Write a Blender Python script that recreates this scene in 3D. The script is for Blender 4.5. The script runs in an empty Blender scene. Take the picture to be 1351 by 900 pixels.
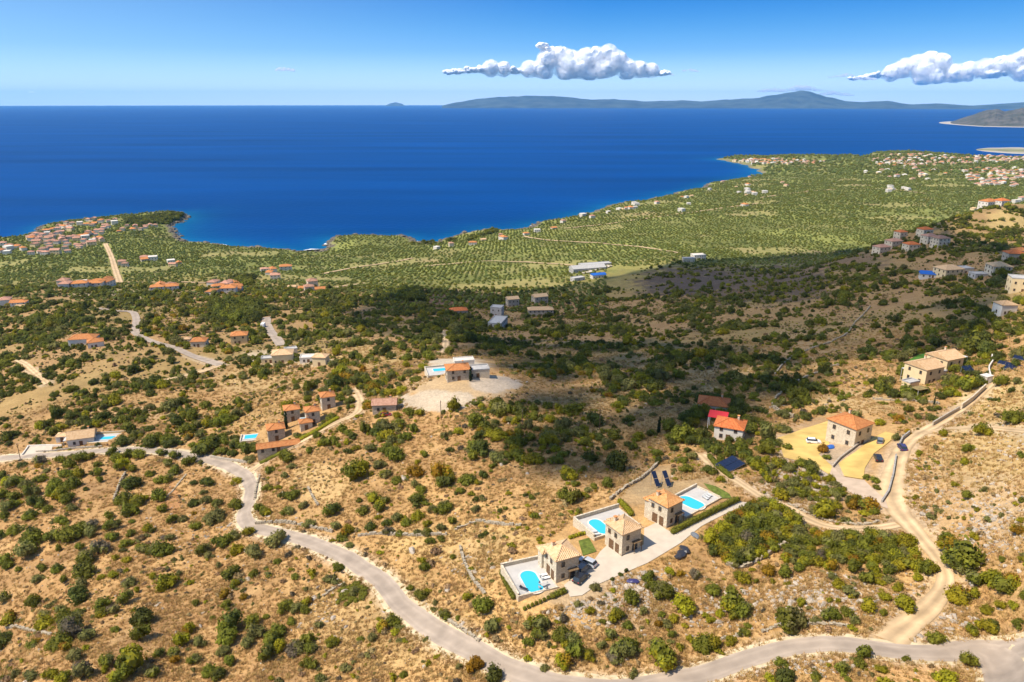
import bpy, bmesh, math, random, time
import numpy as np
from mathutils import Vector, Matrix, Quaternion
from mathutils.geometry import delaunay_2d_cdt
T0 = time.time()
R = math.radians
scene = bpy.context.scene
COL = scene.collection
# ---------------------------------------------------------------- camera
CAM_Z = 280.0                                # drone height above the sea
PITCH = R(18.08)
cam_d = bpy.data.cameras.new('camera'); cam = bpy.data.objects.new('camera', cam_d); COL.objects.link(cam)
cam_d.sensor_width = 36; cam_d.lens = 36*965/1351
cam_d.clip_start = 1; cam_d.clip_end = 400000
cam.location = (0, 0, CAM_Z); cam.rotation_euler = (R(90)-PITCH, 0, 0)
scene.camera = cam
# ---------------------------------------------------------------- sky and sun
SUN_EL, SUN_AZ = R(55), R(-111)              # azimuth from +Y towards +X
S = Vector((math.sin(SUN_AZ)*math.cos(SUN_EL), math.cos(SUN_AZ)*math.cos(SUN_EL), math.sin(SUN_EL)))
world = bpy.data.worlds.new('World'); scene.world = world; world.use_nodes = True
wn = world.node_tree; wn.nodes.clear()
sky = wn.nodes.new('ShaderNodeTexSky'); sky.sky_type = 'NISHITA'; sky.sun_disc = False
sky.sun_elevation = SUN_EL; sky.sun_rotation = SUN_AZ; sky.altitude = 900; sky.air_density = 1.0; sky.dust_density = 0.15; sky.ozone_density = 2.0
def _l(r, g, b_):
    f = lambda c: (c/255/12.92) if c/255 <= .04045 else ((c/255+.055)/1.055)**2.4
    return (f(r), f(g), f(b_), 1)
# low sky: the photograph's clear maritime blue, paler towards the horizon and towards the sun's side
gen = wn.nodes.new('ShaderNodeTexCoord'); sep = wn.nodes.new('ShaderNodeSeparateXYZ'); wn.links.new(gen.outputs['Generated'], sep.inputs[0])
rmp = wn.nodes.new('ShaderNodeValToRGB'); cr = rmp.color_ramp; cr.interpolation = 'B_SPLINE'
for i, (p, c) in enumerate(((0.0, (228,240,248)), (.026, (188,220,242)), (.062, (92,164,220)), (.125, (18,112,196)), (.30, (12,82,172)))):
    e = cr.elements[i] if i < 2 else cr.elements.new(p)
    e.position = p; e.color = _l(*c)
wn.links.new(sep.outputs['Z'], rmp.inputs[0])
dt = wn.nodes.new('ShaderNodeVectorMath'); dt.operation = 'DOT_PRODUCT'; dt.inputs[1].default_value = (math.sin(SUN_AZ), math.cos(SUN_AZ), 0); wn.links.new(gen.outputs['Generated'], dt.inputs[0])
pm = wn.nodes.new('ShaderNodeMapRange'); pm.inputs['From Min'].default_value = -.45; pm.inputs['From Max'].default_value = .7; pm.inputs['To Max'].default_value = .55; wn.links.new(dt.outputs['Value'], pm.inputs['Value'])
pal = wn.nodes.new('ShaderNodeMix'); pal.data_type = 'RGBA'; pal.inputs['B'].default_value = _l(176,212,238); wn.links.new(pm.outputs[0], pal.inputs['Factor']); wn.links.new(rmp.outputs[0], pal.inputs['A'])
SKY = .15
sca = wn.nodes.new('ShaderNodeVectorMath'); sca.operation = 'SCALE'; sca.inputs['Scale'].default_value = 1.0/SKY; wn.links.new(pal.outputs['Result'], sca.inputs[0])
up = wn.nodes.new('ShaderNodeMapRange'); up.interpolation_type = 'SMOOTHSTEP'; up.inputs['From Min'].default_value = .12; up.inputs['From Max'].default_value = .5; wn.links.new(sep.outputs['Z'], up.inputs['Value'])
mx = wn.nodes.new('ShaderNodeMix'); mx.data_type = 'RGBA'; wn.links.new(up.outputs[0], mx.inputs['Factor']); wn.links.new(sca.outputs[0], mx.inputs['A']); wn.links.new(sky.outputs[0], mx.inputs['B'])
bg = wn.nodes.new('ShaderNodeBackground'); bg.inputs['Strength'].default_value = SKY
wo = wn.nodes.new('ShaderNodeOutputWorld')
wn.links.new(mx.outputs['Result'], bg.inputs[0]); wn.links.new(bg.outputs[0], wo.inputs[0])
sun_d = bpy.data.lights.new('sun', 'SUN'); sun = bpy.data.objects.new('sun', sun_d); COL.objects.link(sun)
sun_d.energy = 4.8; sun_d.angle = R(0.5); sun_d.color = (1.0, 0.90, 0.76)
sun.rotation_euler = S.to_track_quat('Z', 'Y').to_euler()
vs = scene.view_settings; vs.view_transform = 'Standard'; vs.look = 'None'; vs.exposure = 0.5; vs.gamma = 1; vs.use_curve_mapping = False
scene.cycles.max_bounces = 8; scene.cycles.diffuse_bounces = 2; scene.cycles.glossy_bounces = 2
scene.cycles.transparent_max_bounces = 6; scene.cycles.volume_bounces = 6; scene.cycles.transmission_bounces = 2
# ---------------------------------------------------------------- survey maths (no bpy)
W0, H0, FPX = 1351.0, 900.0, 965.0          # photograph size, focal length in its pixels
cP, sP = math.cos(PITCH), math.sin(PITCH)
def rays(px, py):
    a = (np.asarray(px, float) - W0/2)/FPX
    b = (H0/2 - np.asarray(py, float))/FPX
    d = np.stack([a, cP + b*sP, -sP + b*cP], -1)
    return d
def on_level(px, py, z):
    d = rays(px, py); t = (z - CAM_Z)/d[..., 2]
    return np.stack([d[..., 0]*t, d[..., 1]*t], -1)
def project(x, y, z):
    X, Y, Z = np.asarray(x, float), np.asarray(y, float), np.asarray(z, float) - CAM_Z
    f = Y*cP - Z*sP; u = Y*sP + Z*cP
    return W0/2 + FPX*X/f, H0/2 - FPX*u/f
# --- elevation survey: (photo x, photo y, metres above the sea)
SURVEY = [
 (700,770,184),(760,770,185),(830,725,186),(900,690,186.5),(960,650,186),(660,800,182),(640,720,179),
 (1118,590,182),(1070,600,181),(1150,640,184),(1180,670,186),(1220,570,186),(1230,520,180),(1280,540,186),
 (675,900,181),(800,900,184),(930,885,186),(1080,850,188),(1250,860,191),(1351,850,193),(1240,740,190),(1000,740,185),(1100,760,188),
 (550,815,174),(450,730,168),(330,690,160),(330,630,154),(220,600,146),(100,595,140),(0,600,135),
 (0,700,143),(0,900,158),(150,760,154),(300,880,166),(250,700,152),(480,880,173),
 (435,525,160),(365,570,156),(600,497,171),(560,540,168),(520,640,170),(620,620,175),(750,550,172),(850,580,178),
 (950,570,178),(960,530,174),(1000,480,163),(1100,500,170),(900,500,162),(700,480,152),(780,470,150),
 (118,452,128),(20,500,124),(318,447,130),(240,500,138),(180,430,122),(370,480,142),(420,470,144),(500,470,150),
 (450,430,124),(585,450,135),(300,400,105),(400,390,98),(60,420,105),
 (95,375,82),(0,390,86),(0,350,44),(150,372,74),(200,340,38),(300,350,52),(100,312,24),(0,322,28),(200,287,14),(400,345,34),
 (600,360,50),(500,380,74),(640,318,20),(480,325,12),(700,380,70),(560,340,30),(800,330,42),(900,340,64),(850,300,26),
 (850,420,112),(650,420,108),(950,380,108),(1000,400,138),(1080,420,148),(1150,440,164),(1060,365,122),
 (1100,350,126),(1195,322,140),(1195,306,139),(1300,275,154),(1351,264,160),(1260,288,152),(1250,360,158),(1325,410,177),(1351,340,170),
 (1340,480,186),(1250,430,171),(1351,600,198),(1351,740,198),(1280,640,194),(1320,540,192),
 (1000,285,36),(900,290,30),(1200,250,38),(1100,240,28),(1351,232,44),(1200,214,12),(1340,206,10),(1000,215,8),(1050,225,16),
]
HIDDEN = [(1195,1130,80),(1195,1400,45),(1330,1230,80),(1330,1560,45),(1050,1000,72),(1100,1090,66),(1260,1250,68),(1420,1000,120),(1420,1500,50),
          (700,90,186),(1351,80,204),(0,100,172),(-200,200,140),(-200,600,90),(-200,1300,20),(1550,150,215),(1550,400,205),(1550,800,150)]
_pts = []
for (a, b, z) in SURVEY:
    x, y = on_level(a, b, z); _pts.append((x, y, z))
for (a, dist, z) in HIDDEN:
    d = rays(a, 300); h = math.hypot(d[0], d[1]); _pts.append((d[0]/h*dist, d[1]/h*dist, z))
_pts = np.array(_pts)
def _uv(x, y):
    return np.stack([np.arctan2(x, y)*2.2, np.log(np.hypot(x, y))], -1)
def _phi(r): return np.where(r > 1e-9, r*r*np.log(np.maximum(r, 1e-9)), 0.0)
_C = _uv(_pts[:, 0], _pts[:, 1]); _n = len(_C)
_K = _phi(np.linalg.norm(_C[:, None]-_C[None], axis=-1)) + np.eye(_n)*0.004
_P = np.concatenate([np.ones((_n, 1)), _C], 1)
_A = np.zeros((_n+3, _n+3)); _A[:_n, :_n] = _K; _A[:_n, _n:] = _P; _A[_n:, :_n] = _P.T
_w = np.linalg.solve(_A, np.concatenate([_pts[:, 2], np.zeros(3)]))
def t_smooth(x, y):
    x = np.asarray(x, float); y = np.asarray(y, float); sh = x.shape
    c = _uv(x.ravel(), y.ravel()); out = np.empty(len(c))
    for i in range(0, len(c), 20000):
        q = c[i:i+20000]
        out[i:i+20000] = _phi(np.linalg.norm(q[:, None]-_C[None], axis=-1)) @ _w[:_n] + _w[_n] + q @ _w[_n+1:]
    return out.reshape(sh)
# --- coast line, photo pixels on the sea level
COAST_PX = [(-420,330),(-200,324),(0,319),(30,314),(50,304),(70,296),(100,291),(130,288),(160,286),(200,284),(225,282),(240,282),(246,286),(238,292),(224,299),
 (228,308),(238,317),(262,322),(290,324),(318,327),(345,328),(375,331),(400,335),(425,334),(432,323),(440,315),(470,312),(500,312),(530,312),
 (543,317),(546,322),(560,324),(580,322),(600,314),(620,310),(645,303),(680,304),(700,301),(712,295),(740,291),(770,283),(800,273),(835,267),(870,261),
 (905,253),(930,248),(955,241),(980,236),(1005,228),(990,220),(965,214),(946,210),(962,207),(1000,207),(1050,208),(1090,210),(1110,209),(1130,208),
 (1136,211),(1143,209),(1150,206),(1170,202),(1200,200),(1230,202),(1260,207),(1290,210),(1320,210),(1351,209),(1480,207),(1900,207)]
_c = np.array(COAST_PX, float); COAST = on_level(_c[:, 0], _c[:, 1], 0.0)
def _rough(poly, n, amp, seed):                  # fractal wiggle so the shore is not a chain of straight lines
    rng = np.random.RandomState(seed)
    for k in range(n):
        seg = np.roll(poly, -1, 0)[:-1]-poly[:-1]; mid = (poly[:-1]+poly[1:])/2
        nrm = np.stack([-seg[:, 1], seg[:, 0]], -1)
        mid = mid + nrm*rng.uniform(-amp, amp, (len(mid), 1))
        out = np.empty((len(poly)+len(mid), 2)); out[0::2] = poly; out[1::2] = mid; poly = out
    return poly
COAST = _rough(COAST, 3, 0.19, 3)
LAND = np.concatenate([COAST, np.array([[14000, 3500], [9000, -300], [-3000, -300], [-3000, 900]])])
def inside(poly, x, y):
    x = np.asarray(x); y = np.asarray(y); r = np.zeros(x.shape, bool)
    x1, y1 = poly[-1]
    for x2, y2 in poly:
        if y1 != y2:
            c = ((y1 > y) != (y2 > y)) & (x < (x2-x1)*(y-y1)/(y2-y1)+x1)
            r ^= c
        x1, y1 = x2, y2
    return r
def dist_line(line, x, y):
    x = np.asarray(x, float); y = np.asarray(y, float); best = np.full(x.shape, 1e18)
    for (x1, y1), (x2, y2) in zip(line[:-1], line[1:]):
        dx, dy = x2-x1, y2-y1; L = dx*dx+dy*dy
        if L < 1e-12: continue
        t = np.clip(((x-x1)*dx+(y-y1)*dy)/L, 0, 1)
        best = np.minimum(best, (x-x1-t*dx)**2+(y-y1-t*dy)**2)
    return np.sqrt(best)
def vnoise(x, y, seed=0):                          # smooth value noise, about -1..1
    xi = np.floor(x).astype(np.int64); yi = np.floor(y).astype(np.int64); xf = x-xi; yf = y-yi
    def h(a, b):
        v = (a*374761393 + b*668265263 + seed*1442695041) & 0xffffffff
        v = ((v ^ (v >> 13))*1274126177) & 0xffffffff
        return ((v ^ (v >> 16)) & 0xffff)/32767.5-1
    u = xf*xf*(3-2*xf); v = yf*yf*(3-2*yf)
    return (h(xi, yi)*(1-u)+h(xi+1, yi)*u)*(1-v)+(h(xi, yi+1)*(1-u)+h(xi+1, yi+1)*u)*v
# --- terrain lattice, even in the eye's angles: azimuth x log distance
NA, NR = 640, 660
AZ = np.linspace(-math.radians(50), math.radians(50), NA)
RR = np.exp(np.linspace(math.log(55), math.log(7200), NR))
GX = np.sin(AZ)[:, None]*RR[None]; GY = np.cos(AZ)[:, None]*RR[None]
GZ = t_smooth(GX, GY)
CD = dist_line(COAST, GX, GY); LANDM = inside(LAND, GX, GY)
SD = np.where(LANDM, CD, -CD)
def lat(grid, x, y):
    x = np.asarray(x, float); y = np.asarray(y, float)
    a = (np.arctan2(x, y)-AZ[0])/(AZ[1]-AZ[0]); r = (np.log(np.maximum(np.hypot(x, y), 1))-math.log(RR[0]))/math.log(RR[1]/RR[0])
    a = np.clip(a, 0, NA-1.001); r = np.clip(r, 0, NR-1.001)
    i = a.astype(int); j = r.astype(int); fa = a-i; fr = r-j
    return (grid[i, j]*(1-fa)+grid[i+1, j]*fa)*(1-fr)+(grid[i, j+1]*(1-fa)+grid[i+1, j+1]*fa)*fr
# shore profile: low cliffs, sea bed outside
_cl = 5.0+3.5*vnoise(GX/90, GY/90, 5)
_cl = np.maximum(_cl, 1.5)
shore = np.where(SD > 0, 0.4+_cl*np.clip(SD/9, 0, 1)**0.6+SD*0.05+np.maximum(SD-70, 0)*.5, SD*0.12)
GZ = np.where(SD > 0, np.minimum(np.maximum(GZ, 4+_cl*.4), shore), np.maximum(shore, -14))
# little hill on the far cape by the harbour and the wooded cape of the near village
for (a, b, z0, h, s) in ((1062,212,10,26,150),(1195,208,10,22,260),(228,287,8,10,60)):
    hx, hy = on_level(a, b, z0)
    GZ = GZ + np.where(SD > 0, h*np.exp(-((GX-hx)**2+(GY-hy)**2)/(2*s*s))*np.clip(SD/25, 0, 1), 0)
_near = 1/(1+(RR[None]/700)**2)
GZ = GZ + np.where(SD > 20, 1, 0)*vnoise(GX/31, GY/31, 1)*1.0
SMALL = np.where(SD > 20, 1, 0)*(vnoise(GX/12, GY/12, 2)*.42+vnoise(GX/4.6, GY/4.6, 3)*.17*_near)
def height(x, y): return lat(GZ, x, y)
def hit(px, py):                                   # where a photo pixel's sight line meets the ground
    d = rays(px, py); sh = d.shape[:-1]; d = d.reshape(-1, 3); n = len(d)
    hz = np.hypot(d[:, 0], d[:, 1]); d = d/hz[:, None]
    R = np.exp(np.linspace(math.log(60), math.log(7000), 900))
    X = d[:, :1]*R; Y = d[:, 1:2]*R; Z = CAM_Z+d[:, 2:]*R
    below = Z < height(X, Y)
    k = np.where(below.any(1), below.argmax(1), 899); k = np.maximum(k, 1)
    lo = R[k-1]; hi = R[k]
    for _ in range(24):
        m = (lo+hi)/2; b = CAM_Z+d[:, 2]*m < height(d[:, 0]*m, d[:, 1]*m)
        hi = np.where(b, m, hi); lo = np.where(b, lo, m)
    m = (lo+hi)/2
    out = np.stack([d[:, 0]*m, d[:, 1]*m, height(d[:, 0]*m, d[:, 1]*m)], -1)
    return out.reshape(sh+(3,))
# ---------------------------------------------------------------- helpers
rnd = random.Random(11)
rs = np.random.RandomState(7)
def lin(r, g, b):
    f = lambda c: (c/255/12.92) if c/255 <= .04045 else ((c/255+.055)/1.055)**2.4
    return (f(r), f(g), f(b), 1)
def tag(o, label=None, cat=None, group=None, kind=None):
    if label: o['label'] = label
    if cat: o['category'] = cat
    if group: o['group'] = group
    if kind: o['kind'] = kind
    return o
def empty(name, loc, rz=0, label=None, cat=None, group=None):
    o = bpy.data.objects.new(name, None); COL.objects.link(o); o.location = loc; o.rotation_euler = (0, 0, rz)
    o.empty_display_size = .5
    return tag(o, label, cat, group)
def add(name, data, parent=None, loc=(0, 0, 0), rz=0):
    o = bpy.data.objects.new(name, data); COL.objects.link(o); o.parent = parent; o.location = loc; o.rotation_euler = (0, 0, rz)
    return o
def raw_mesh(name, v, f, mats=(), idx=None, smooth=False):
    me = bpy.data.meshes.new(name); me.from_pydata([tuple(map(float, p)) for p in v], [], [tuple(map(int, q)) for q in f])
    for m in mats: me.materials.append(m)
    if idx is not None: me.polygons.foreach_set('material_index', np.asarray(idx, np.int32))
    if smooth: me.polygons.foreach_set('use_smooth', np.ones(len(me.polygons), bool))
    me.update(); return me
class MB:
    def __init__(s): s.v = []; s.f = []; s.m = []
    def poly(s, pts, m=0):
        n = len(s.v); s.v += [tuple(p) for p in pts]; s.f.append(tuple(range(n, n+len(pts)))); s.m.append(m); return s
    def box(s, x0, x1, y0, y1, z0, z1, m=0):
        n = len(s.v); s.v += [(x0,y0,z0),(x1,y0,z0),(x1,y1,z0),(x0,y1,z0),(x0,y0,z1),(x1,y0,z1),(x1,y1,z1),(x0,y1,z1)]
        for q in ((3,2,1,0),(4,5,6,7),(0,1,5,4),(1,2,6,5),(2,3,7,6),(3,0,4,7)): s.f.append(tuple(n+k for k in q)); s.m.append(m)
        return s
    def hexa(s, p, m=0):                      # 8 points, bottom ring then top ring
        n = len(s.v); s.v += [tuple(q) for q in p]
        for q in ((3,2,1,0),(4,5,6,7),(0,1,5,4),(1,2,6,5),(2,3,7,6),(3,0,4,7)): s.f.append(tuple(n+k for k in q)); s.m.append(m)
        return s
    def tube(s, p0, p1, r0, r1, k=8, m=0):
        p0 = Vector(p0); p1 = Vector(p1); d = (p1-p0).normalized(); a = d.orthogonal().normalized(); b = d.cross(a); n = len(s.v)
        for p, r in ((p0, r0), (p1, r1)):
            for i in range(k):
                t = 2*math.pi*i/k; s.v.append(tuple(p+(a*math.cos(t)+b*math.sin(t))*r))
        for i in range(k): j = (i+1) % k; s.f.append((n+i, n+j, n+k+j, n+k+i)); s.m.append(m)
        s.f.append(tuple(n+i for i in reversed(range(k)))); s.f.append(tuple(n+k+i for i in range(k))); s.m += [m, m]
        return s
    def mesh(s, name, mats, smooth=False):
        return raw_mesh(name, s.v, s.f, mats if isinstance(mats, (list, tuple)) else [mats], s.m, smooth)
    def build(s, name, mats, parent=None, loc=(0, 0, 0), rz=0, smooth=False):
        return add(name, s.mesh(name, mats, smooth), parent, loc, rz)
def copy_tree(o, parent=None):
    c = o.copy(); COL.objects.link(c); c.parent = parent
    for ch in o.children: copy_tree(ch, c)
    return c
# ---------------------------------------------------------------- materials
MATS = {}
def mat(name, col, rough=.85, spec=.25, var=.12, scale=1.5, col2=None, bump=0.0, bscale=8.0, objvar=0.0, metal=0.0, trans=0.0, detail=6, hue=0.0):
    m = bpy.data.materials.new(name); m.use_nodes = True; nt = m.node_tree; N = nt.nodes; L = nt.links
    b = N['Principled BSDF']; b.inputs['Roughness'].default_value = rough; b.inputs['Specular IOR Level'].default_value = spec; b.inputs['Metallic'].default_value = metal
    tc = N.new('ShaderNodeTexCoord'); nz = N.new('ShaderNodeTexNoise'); nz.inputs['Scale'].default_value = scale; nz.inputs['Detail'].default_value = detail
    L.new(tc.outputs['Object'], nz.inputs['Vector'])
    mx = N.new('ShaderNodeMix'); mx.data_type = 'RGBA'
    c2 = col2 or tuple(c*(1-2.2*var) for c in col[:3])+(1,)
    c1 = tuple(min(1, c*(1+.8*var)) for c in col[:3])+(1,) if not col2 else col
    mx.inputs['A'].default_value = c2; mx.inputs['B'].default_value = c1
    rp = N.new('ShaderNodeMapRange'); rp.inputs['From Min'].default_value = .32; rp.inputs['From Max'].default_value = .68
    L.new(nz.outputs['Fac'], rp.inputs['Value']); L.new(rp.outputs[0], mx.inputs['Factor'])
    out = mx.outputs['Result']
    if objvar or hue:
        oi = N.new('ShaderNodeObjectInfo'); hv = N.new('ShaderNodeHueSaturation')
        mr = N.new('ShaderNodeMapRange'); mr.inputs['To Min'].default_value = 1-objvar; mr.inputs['To Max'].default_value = 1+objvar
        L.new(oi.outputs['Random'], mr.inputs['Value']); L.new(mr.outputs[0], hv.inputs['Value'])
        if hue:
            mu = N.new('ShaderNodeMath'); mu.operation = 'MULTIPLY'; mu.inputs[1].default_value = 7.31
            fr = N.new('ShaderNodeMath'); fr.operation = 'FRACT'
            mh = N.new('ShaderNodeMapRange'); mh.inputs['To Min'].default_value = .5-hue; mh.inputs['To Max'].default_value = .5+hue
            L.new(oi.outputs['Random'], mu.inputs[0]); L.new(mu.outputs[0], fr.inputs[0]); L.new(fr.outputs[0], mh.inputs['Value']); L.new(mh.outputs[0], hv.inputs['Hue'])
        L.new(out, hv.inputs['Color']); out = hv.outputs['Color']
    L.new(out, b.inputs['Base Color'])
    if bump:
        n2 = N.new('ShaderNodeTexNoise'); n2.inputs['Scale'].default_value = bscale; n2.inputs['Detail'].default_value = 4; L.new(tc.outputs['Object'], n2.inputs['Vector'])
        bp = N.new('ShaderNodeBump'); bp.inputs['Strength'].default_value = 1; bp.inputs['Distance'].default_value = bump
        L.new(n2.outputs['Fac'], bp.inputs['Height']); L.new(bp.outputs[0], b.inputs['Normal'])
    if trans:
        tr = N.new('ShaderNodeBsdfTranslucent'); ms = N.new('ShaderNodeMixShader'); ms.inputs[0].default_value = trans
        L.new(out, tr.inputs['Color']); L.new(b.outputs[0], ms.inputs[1]); L.new(tr.outputs[0], ms.inputs[2]); L.new(ms.outputs[0], N['Material Output'].inputs['Surface'])
    MATS[name] = m; return m
def stone_mat(name, c1, c2, scale=2.2, gap=(.22, .19, .15, 1)):
    m = bpy.data.materials.new(name); m.use_nodes = True; nt = m.node_tree; N = nt.nodes; L = nt.links; b = N['Principled BSDF']; b.inputs['Roughness'].default_value = .9
    tc = N.new('ShaderNodeTexCoord'); v = N.new('ShaderNodeTexVoronoi'); v.inputs['Scale'].default_value = scale; mp = N.new('ShaderNodeMapping'); mp.inputs['Scale'].default_value = (1, 1, 1.7)
    L.new(tc.outputs['Object'], mp.inputs[0]); L.new(mp.outputs[0], v.inputs['Vector'])
    v2 = N.new('ShaderNodeTexVoronoi'); v2.feature = 'DISTANCE_TO_EDGE'; v2.inputs['Scale'].default_value = scale; L.new(mp.outputs[0], v2.inputs['Vector'])
    sx = N.new('ShaderNodeSeparateColor'); L.new(v.outputs['Color'], sx.inputs[0])
    mx = N.new('ShaderNodeMix'); mx.data_type = 'RGBA'; mx.inputs['A'].default_value = c1; mx.inputs['B'].default_value = c2; L.new(sx.outputs[0], mx.inputs['Factor'])
    lt = N.new('ShaderNodeMapRange'); lt.inputs['From Max'].default_value = .09; L.new(v2.outputs['Distance'], lt.inputs['Value'])
    m2 = N.new('ShaderNodeMix'); m2.data_type = 'RGBA'; m2.inputs['A'].default_value = gap; L.new(lt.outputs[0], m2.inputs['Factor']); L.new(mx.outputs['Result'], m2.inputs['B'])
    L.new(m2.outputs['Result'], b.inputs['Base Color'])
    bp = N.new('ShaderNodeBump'); bp.inputs['Distance'].default_value = .06; L.new(lt.outputs[0], bp.inputs['Height']); L.new(bp.outputs[0], b.inputs['Normal'])
    MATS[name] = m; return m
def tile_mat(name, c1, c2, period=.42):
    # barrel tiles: courses run down the slope; colour per tile, relief by bump
    m = bpy.data.materials.new(name); m.use_nodes = True; nt = m.node_tree; N = nt.nodes; L = nt.links; b = N['Principled BSDF']; b.inputs['Roughness'].default_value = .88
    b.inputs['Specular IOR Level'].default_value = .2
    uv = N.new('ShaderNodeUVMap'); sp = N.new('ShaderNodeSeparateXYZ'); L.new(uv.outputs[0], sp.inputs[0])
    w = N.new('ShaderNodeMath'); w.operation = 'MULTIPLY'; w.inputs[1].default_value = 2*math.pi/period; L.new(sp.outputs['X'], w.inputs[0])
    sn = N.new('ShaderNodeMath'); sn.operation = 'SINE'; L.new(w.outputs[0], sn.inputs[0])
    wn_ = N.new('ShaderNodeTexWhiteNoise'); wn_.noise_dimensions = '2D'
    mp = N.new('ShaderNodeMapping'); mp.inputs['Scale'].default_value = (1/period, 1/.5, 1); L.new(uv.outputs[0], mp.inputs[0])
    fl = N.new('ShaderNodeVectorMath'); fl.operation = 'FLOOR'; L.new(mp.outputs[0], fl.inputs[0]); L.new(fl.outputs[0], wn_.inputs['Vector'])
    nz = N.new('ShaderNodeTexNoise'); nz.inputs['Scale'].default_value = .9; L.new(uv.outputs[0], nz.inputs['Vector'])
    ad = N.new('ShaderNodeMath'); ad.operation = 'ADD'; L.new(wn_.outputs['Value'], ad.inputs[0]); L.new(nz.outputs['Fac'], ad.inputs[1])
    hf = N.new('ShaderNodeMapRange'); hf.inputs['From Min'].default_value = .2; hf.inputs['From Max'].default_value = 1.4; L.new(ad.outputs[0], hf.inputs['Value'])
    mx = N.new('ShaderNodeMix'); mx.data_type = 'RGBA'; mx.inputs['A'].default_value = c1; mx.inputs['B'].default_value = c2; L.new(hf.outputs[0], mx.inputs['Factor'])
    oi = N.new('ShaderNodeObjectInfo'); hv = N.new('ShaderNodeHueSaturation'); mr = N.new('ShaderNodeMapRange'); mr.inputs['To Min'].default_value = .85; mr.inputs['To Max'].default_value = 1.1
    L.new(oi.outputs['Random'], mr.inputs['Value']); L.new(mr.outputs[0], hv.inputs['Value']); L.new(mx.outputs['Result'], hv.inputs['Color']); L.new(hv.outputs[0], b.inputs['Base Color'])
    bp = N.new('ShaderNodeBump'); bp.inputs['Distance'].default_value = .07; L.new(sn.outputs[0], bp.inputs['Height']); L.new(bp.outputs[0], b.inputs['Normal'])
    MATS[name] = m; return m
M = MATS
mat('asphalt', (.37,.295,.225,1), .9, .2, .11, .22, bump=.01, bscale=30)
mat('verge', (.60,.48,.30,1), .95, .1, .12, .8, bump=.02, bscale=10)
mat('dirt_road', (.58,.41,.23,1), .95, .1, .13, .2, bump=.02, bscale=6)
mat('paving', (.52,.44,.34,1), .85, .2, .05, .5)
mat('yellow_paving', (.62,.42,.13,1), .9, .15, .13, .18, detail=9)
mat('pink_paving', (.50,.38,.27,1), .9, .15, .07, .4)
mat('terrace', (.48,.45,.41,1), .8, .2, .05, .6)
mat('lawn', (.13,.16,.03,1), .9, .1, .2, 1.2, bump=.05, bscale=10)
mat('bright_field', (.07,.17,.025,1), .9, .1, .2, .3, bump=.05, bscale=10)
stone_mat('stone', (.42,.34,.24,1), (.60,.52,.40,1))
stone_mat('pale_stone', (.60,.49,.34,1), (.76,.65,.48,1), gap=(.42,.34,.24,1))
stone_mat('grey_stone', (.30,.28,.25,1), (.47,.44,.39,1))
mat('plaster', (.66,.60,.51,1), .9, .2, .04, .5)
mat('cream', (.72,.56,.32,1), .9, .2, .04, .5)
mat('ochre', (.66,.48,.24,1), .9, .2, .05, .5)
mat('concrete', (.44,.42,.39,1), .9, .2, .08, .6)
tile_mat('tile_orange', (.46,.145,.045,1), (.63,.27,.095,1))
tile_mat('tile_tan', (.58,.34,.16,1), (.74,.50,.28,1))
tile_mat('tile_mid', (.54,.22,.065,1), (.72,.38,.15,1))
tile_mat('tile_red', (.46,.105,.03,1), (.62,.20,.065,1))
tile_mat('tile_old', (.33,.15,.09,1), (.52,.30,.20,1))
tile_mat('tile_pink', (.42,.19,.12,1), (.58,.32,.22,1))
mat('glass', (.03,.04,.05,1), .12, .5, .05)
mat('shutter', (.16,.085,.04,1), .7, .3, .1)
mat('blue_shutter', (.07,.14,.28,1), .7, .3, .1)
mat('white_paint', (.80,.79,.76,1), .6, .3, .02)
mat('dark_metal', (.03,.03,.035,1), .4, .5, .05)
mat('solar', (.012,.018,.045,1), .18, .6, .1)
mat('steel', (.55,.56,.58,1), .4, .5, .04, metal=.6)
mat('red_sheet', (.50,.03,.035,1), .6, .3, .05)
mat('blue_sheet', (.02,.12,.45,1), .5, .4, .05)
mat('wood', (.20,.13,.07,1), .9, .1, .2, 4)
mat('bark', (.13,.10,.075,1), .95, .1, .2, 6)
mat('tyre', (.02,.02,.02,1), .8, .3, .05)
for nm, c in (('car_black', (.02,.02,.023,1)), ('car_white', (.78,.78,.78,1)), ('car_silver', (.42,.44,.47,1)), ('car_blue', (.045,.04,.12,1)), ('car_red', (.22,.02,.03,1)), ('car_grey', (.16,.17,.18,1))):
    mat(nm, c, .25, .5, .02)
mat('lamp_glass', (.75,.72,.65,1), .15, .6, .02)
mat('lamp_red', (.45,.02,.02,1), .2, .6, .02)
mat('rock', (.44,.37,.29,1), .95, .15, .16, 3, objvar=.2)
mat('wall_stone', (.42,.35,.25,1), .95, .15, .18, 2.2)
mat('cliff', (.20,.165,.125,1), .95, .1, .25, .2, bump=.4, bscale=.5)
mat('foam', (.85,.88,.88,1), .7, .3, .02)
mat('tarpaulin', (.55,.55,.52,1), .7, .3, .05)
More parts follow.
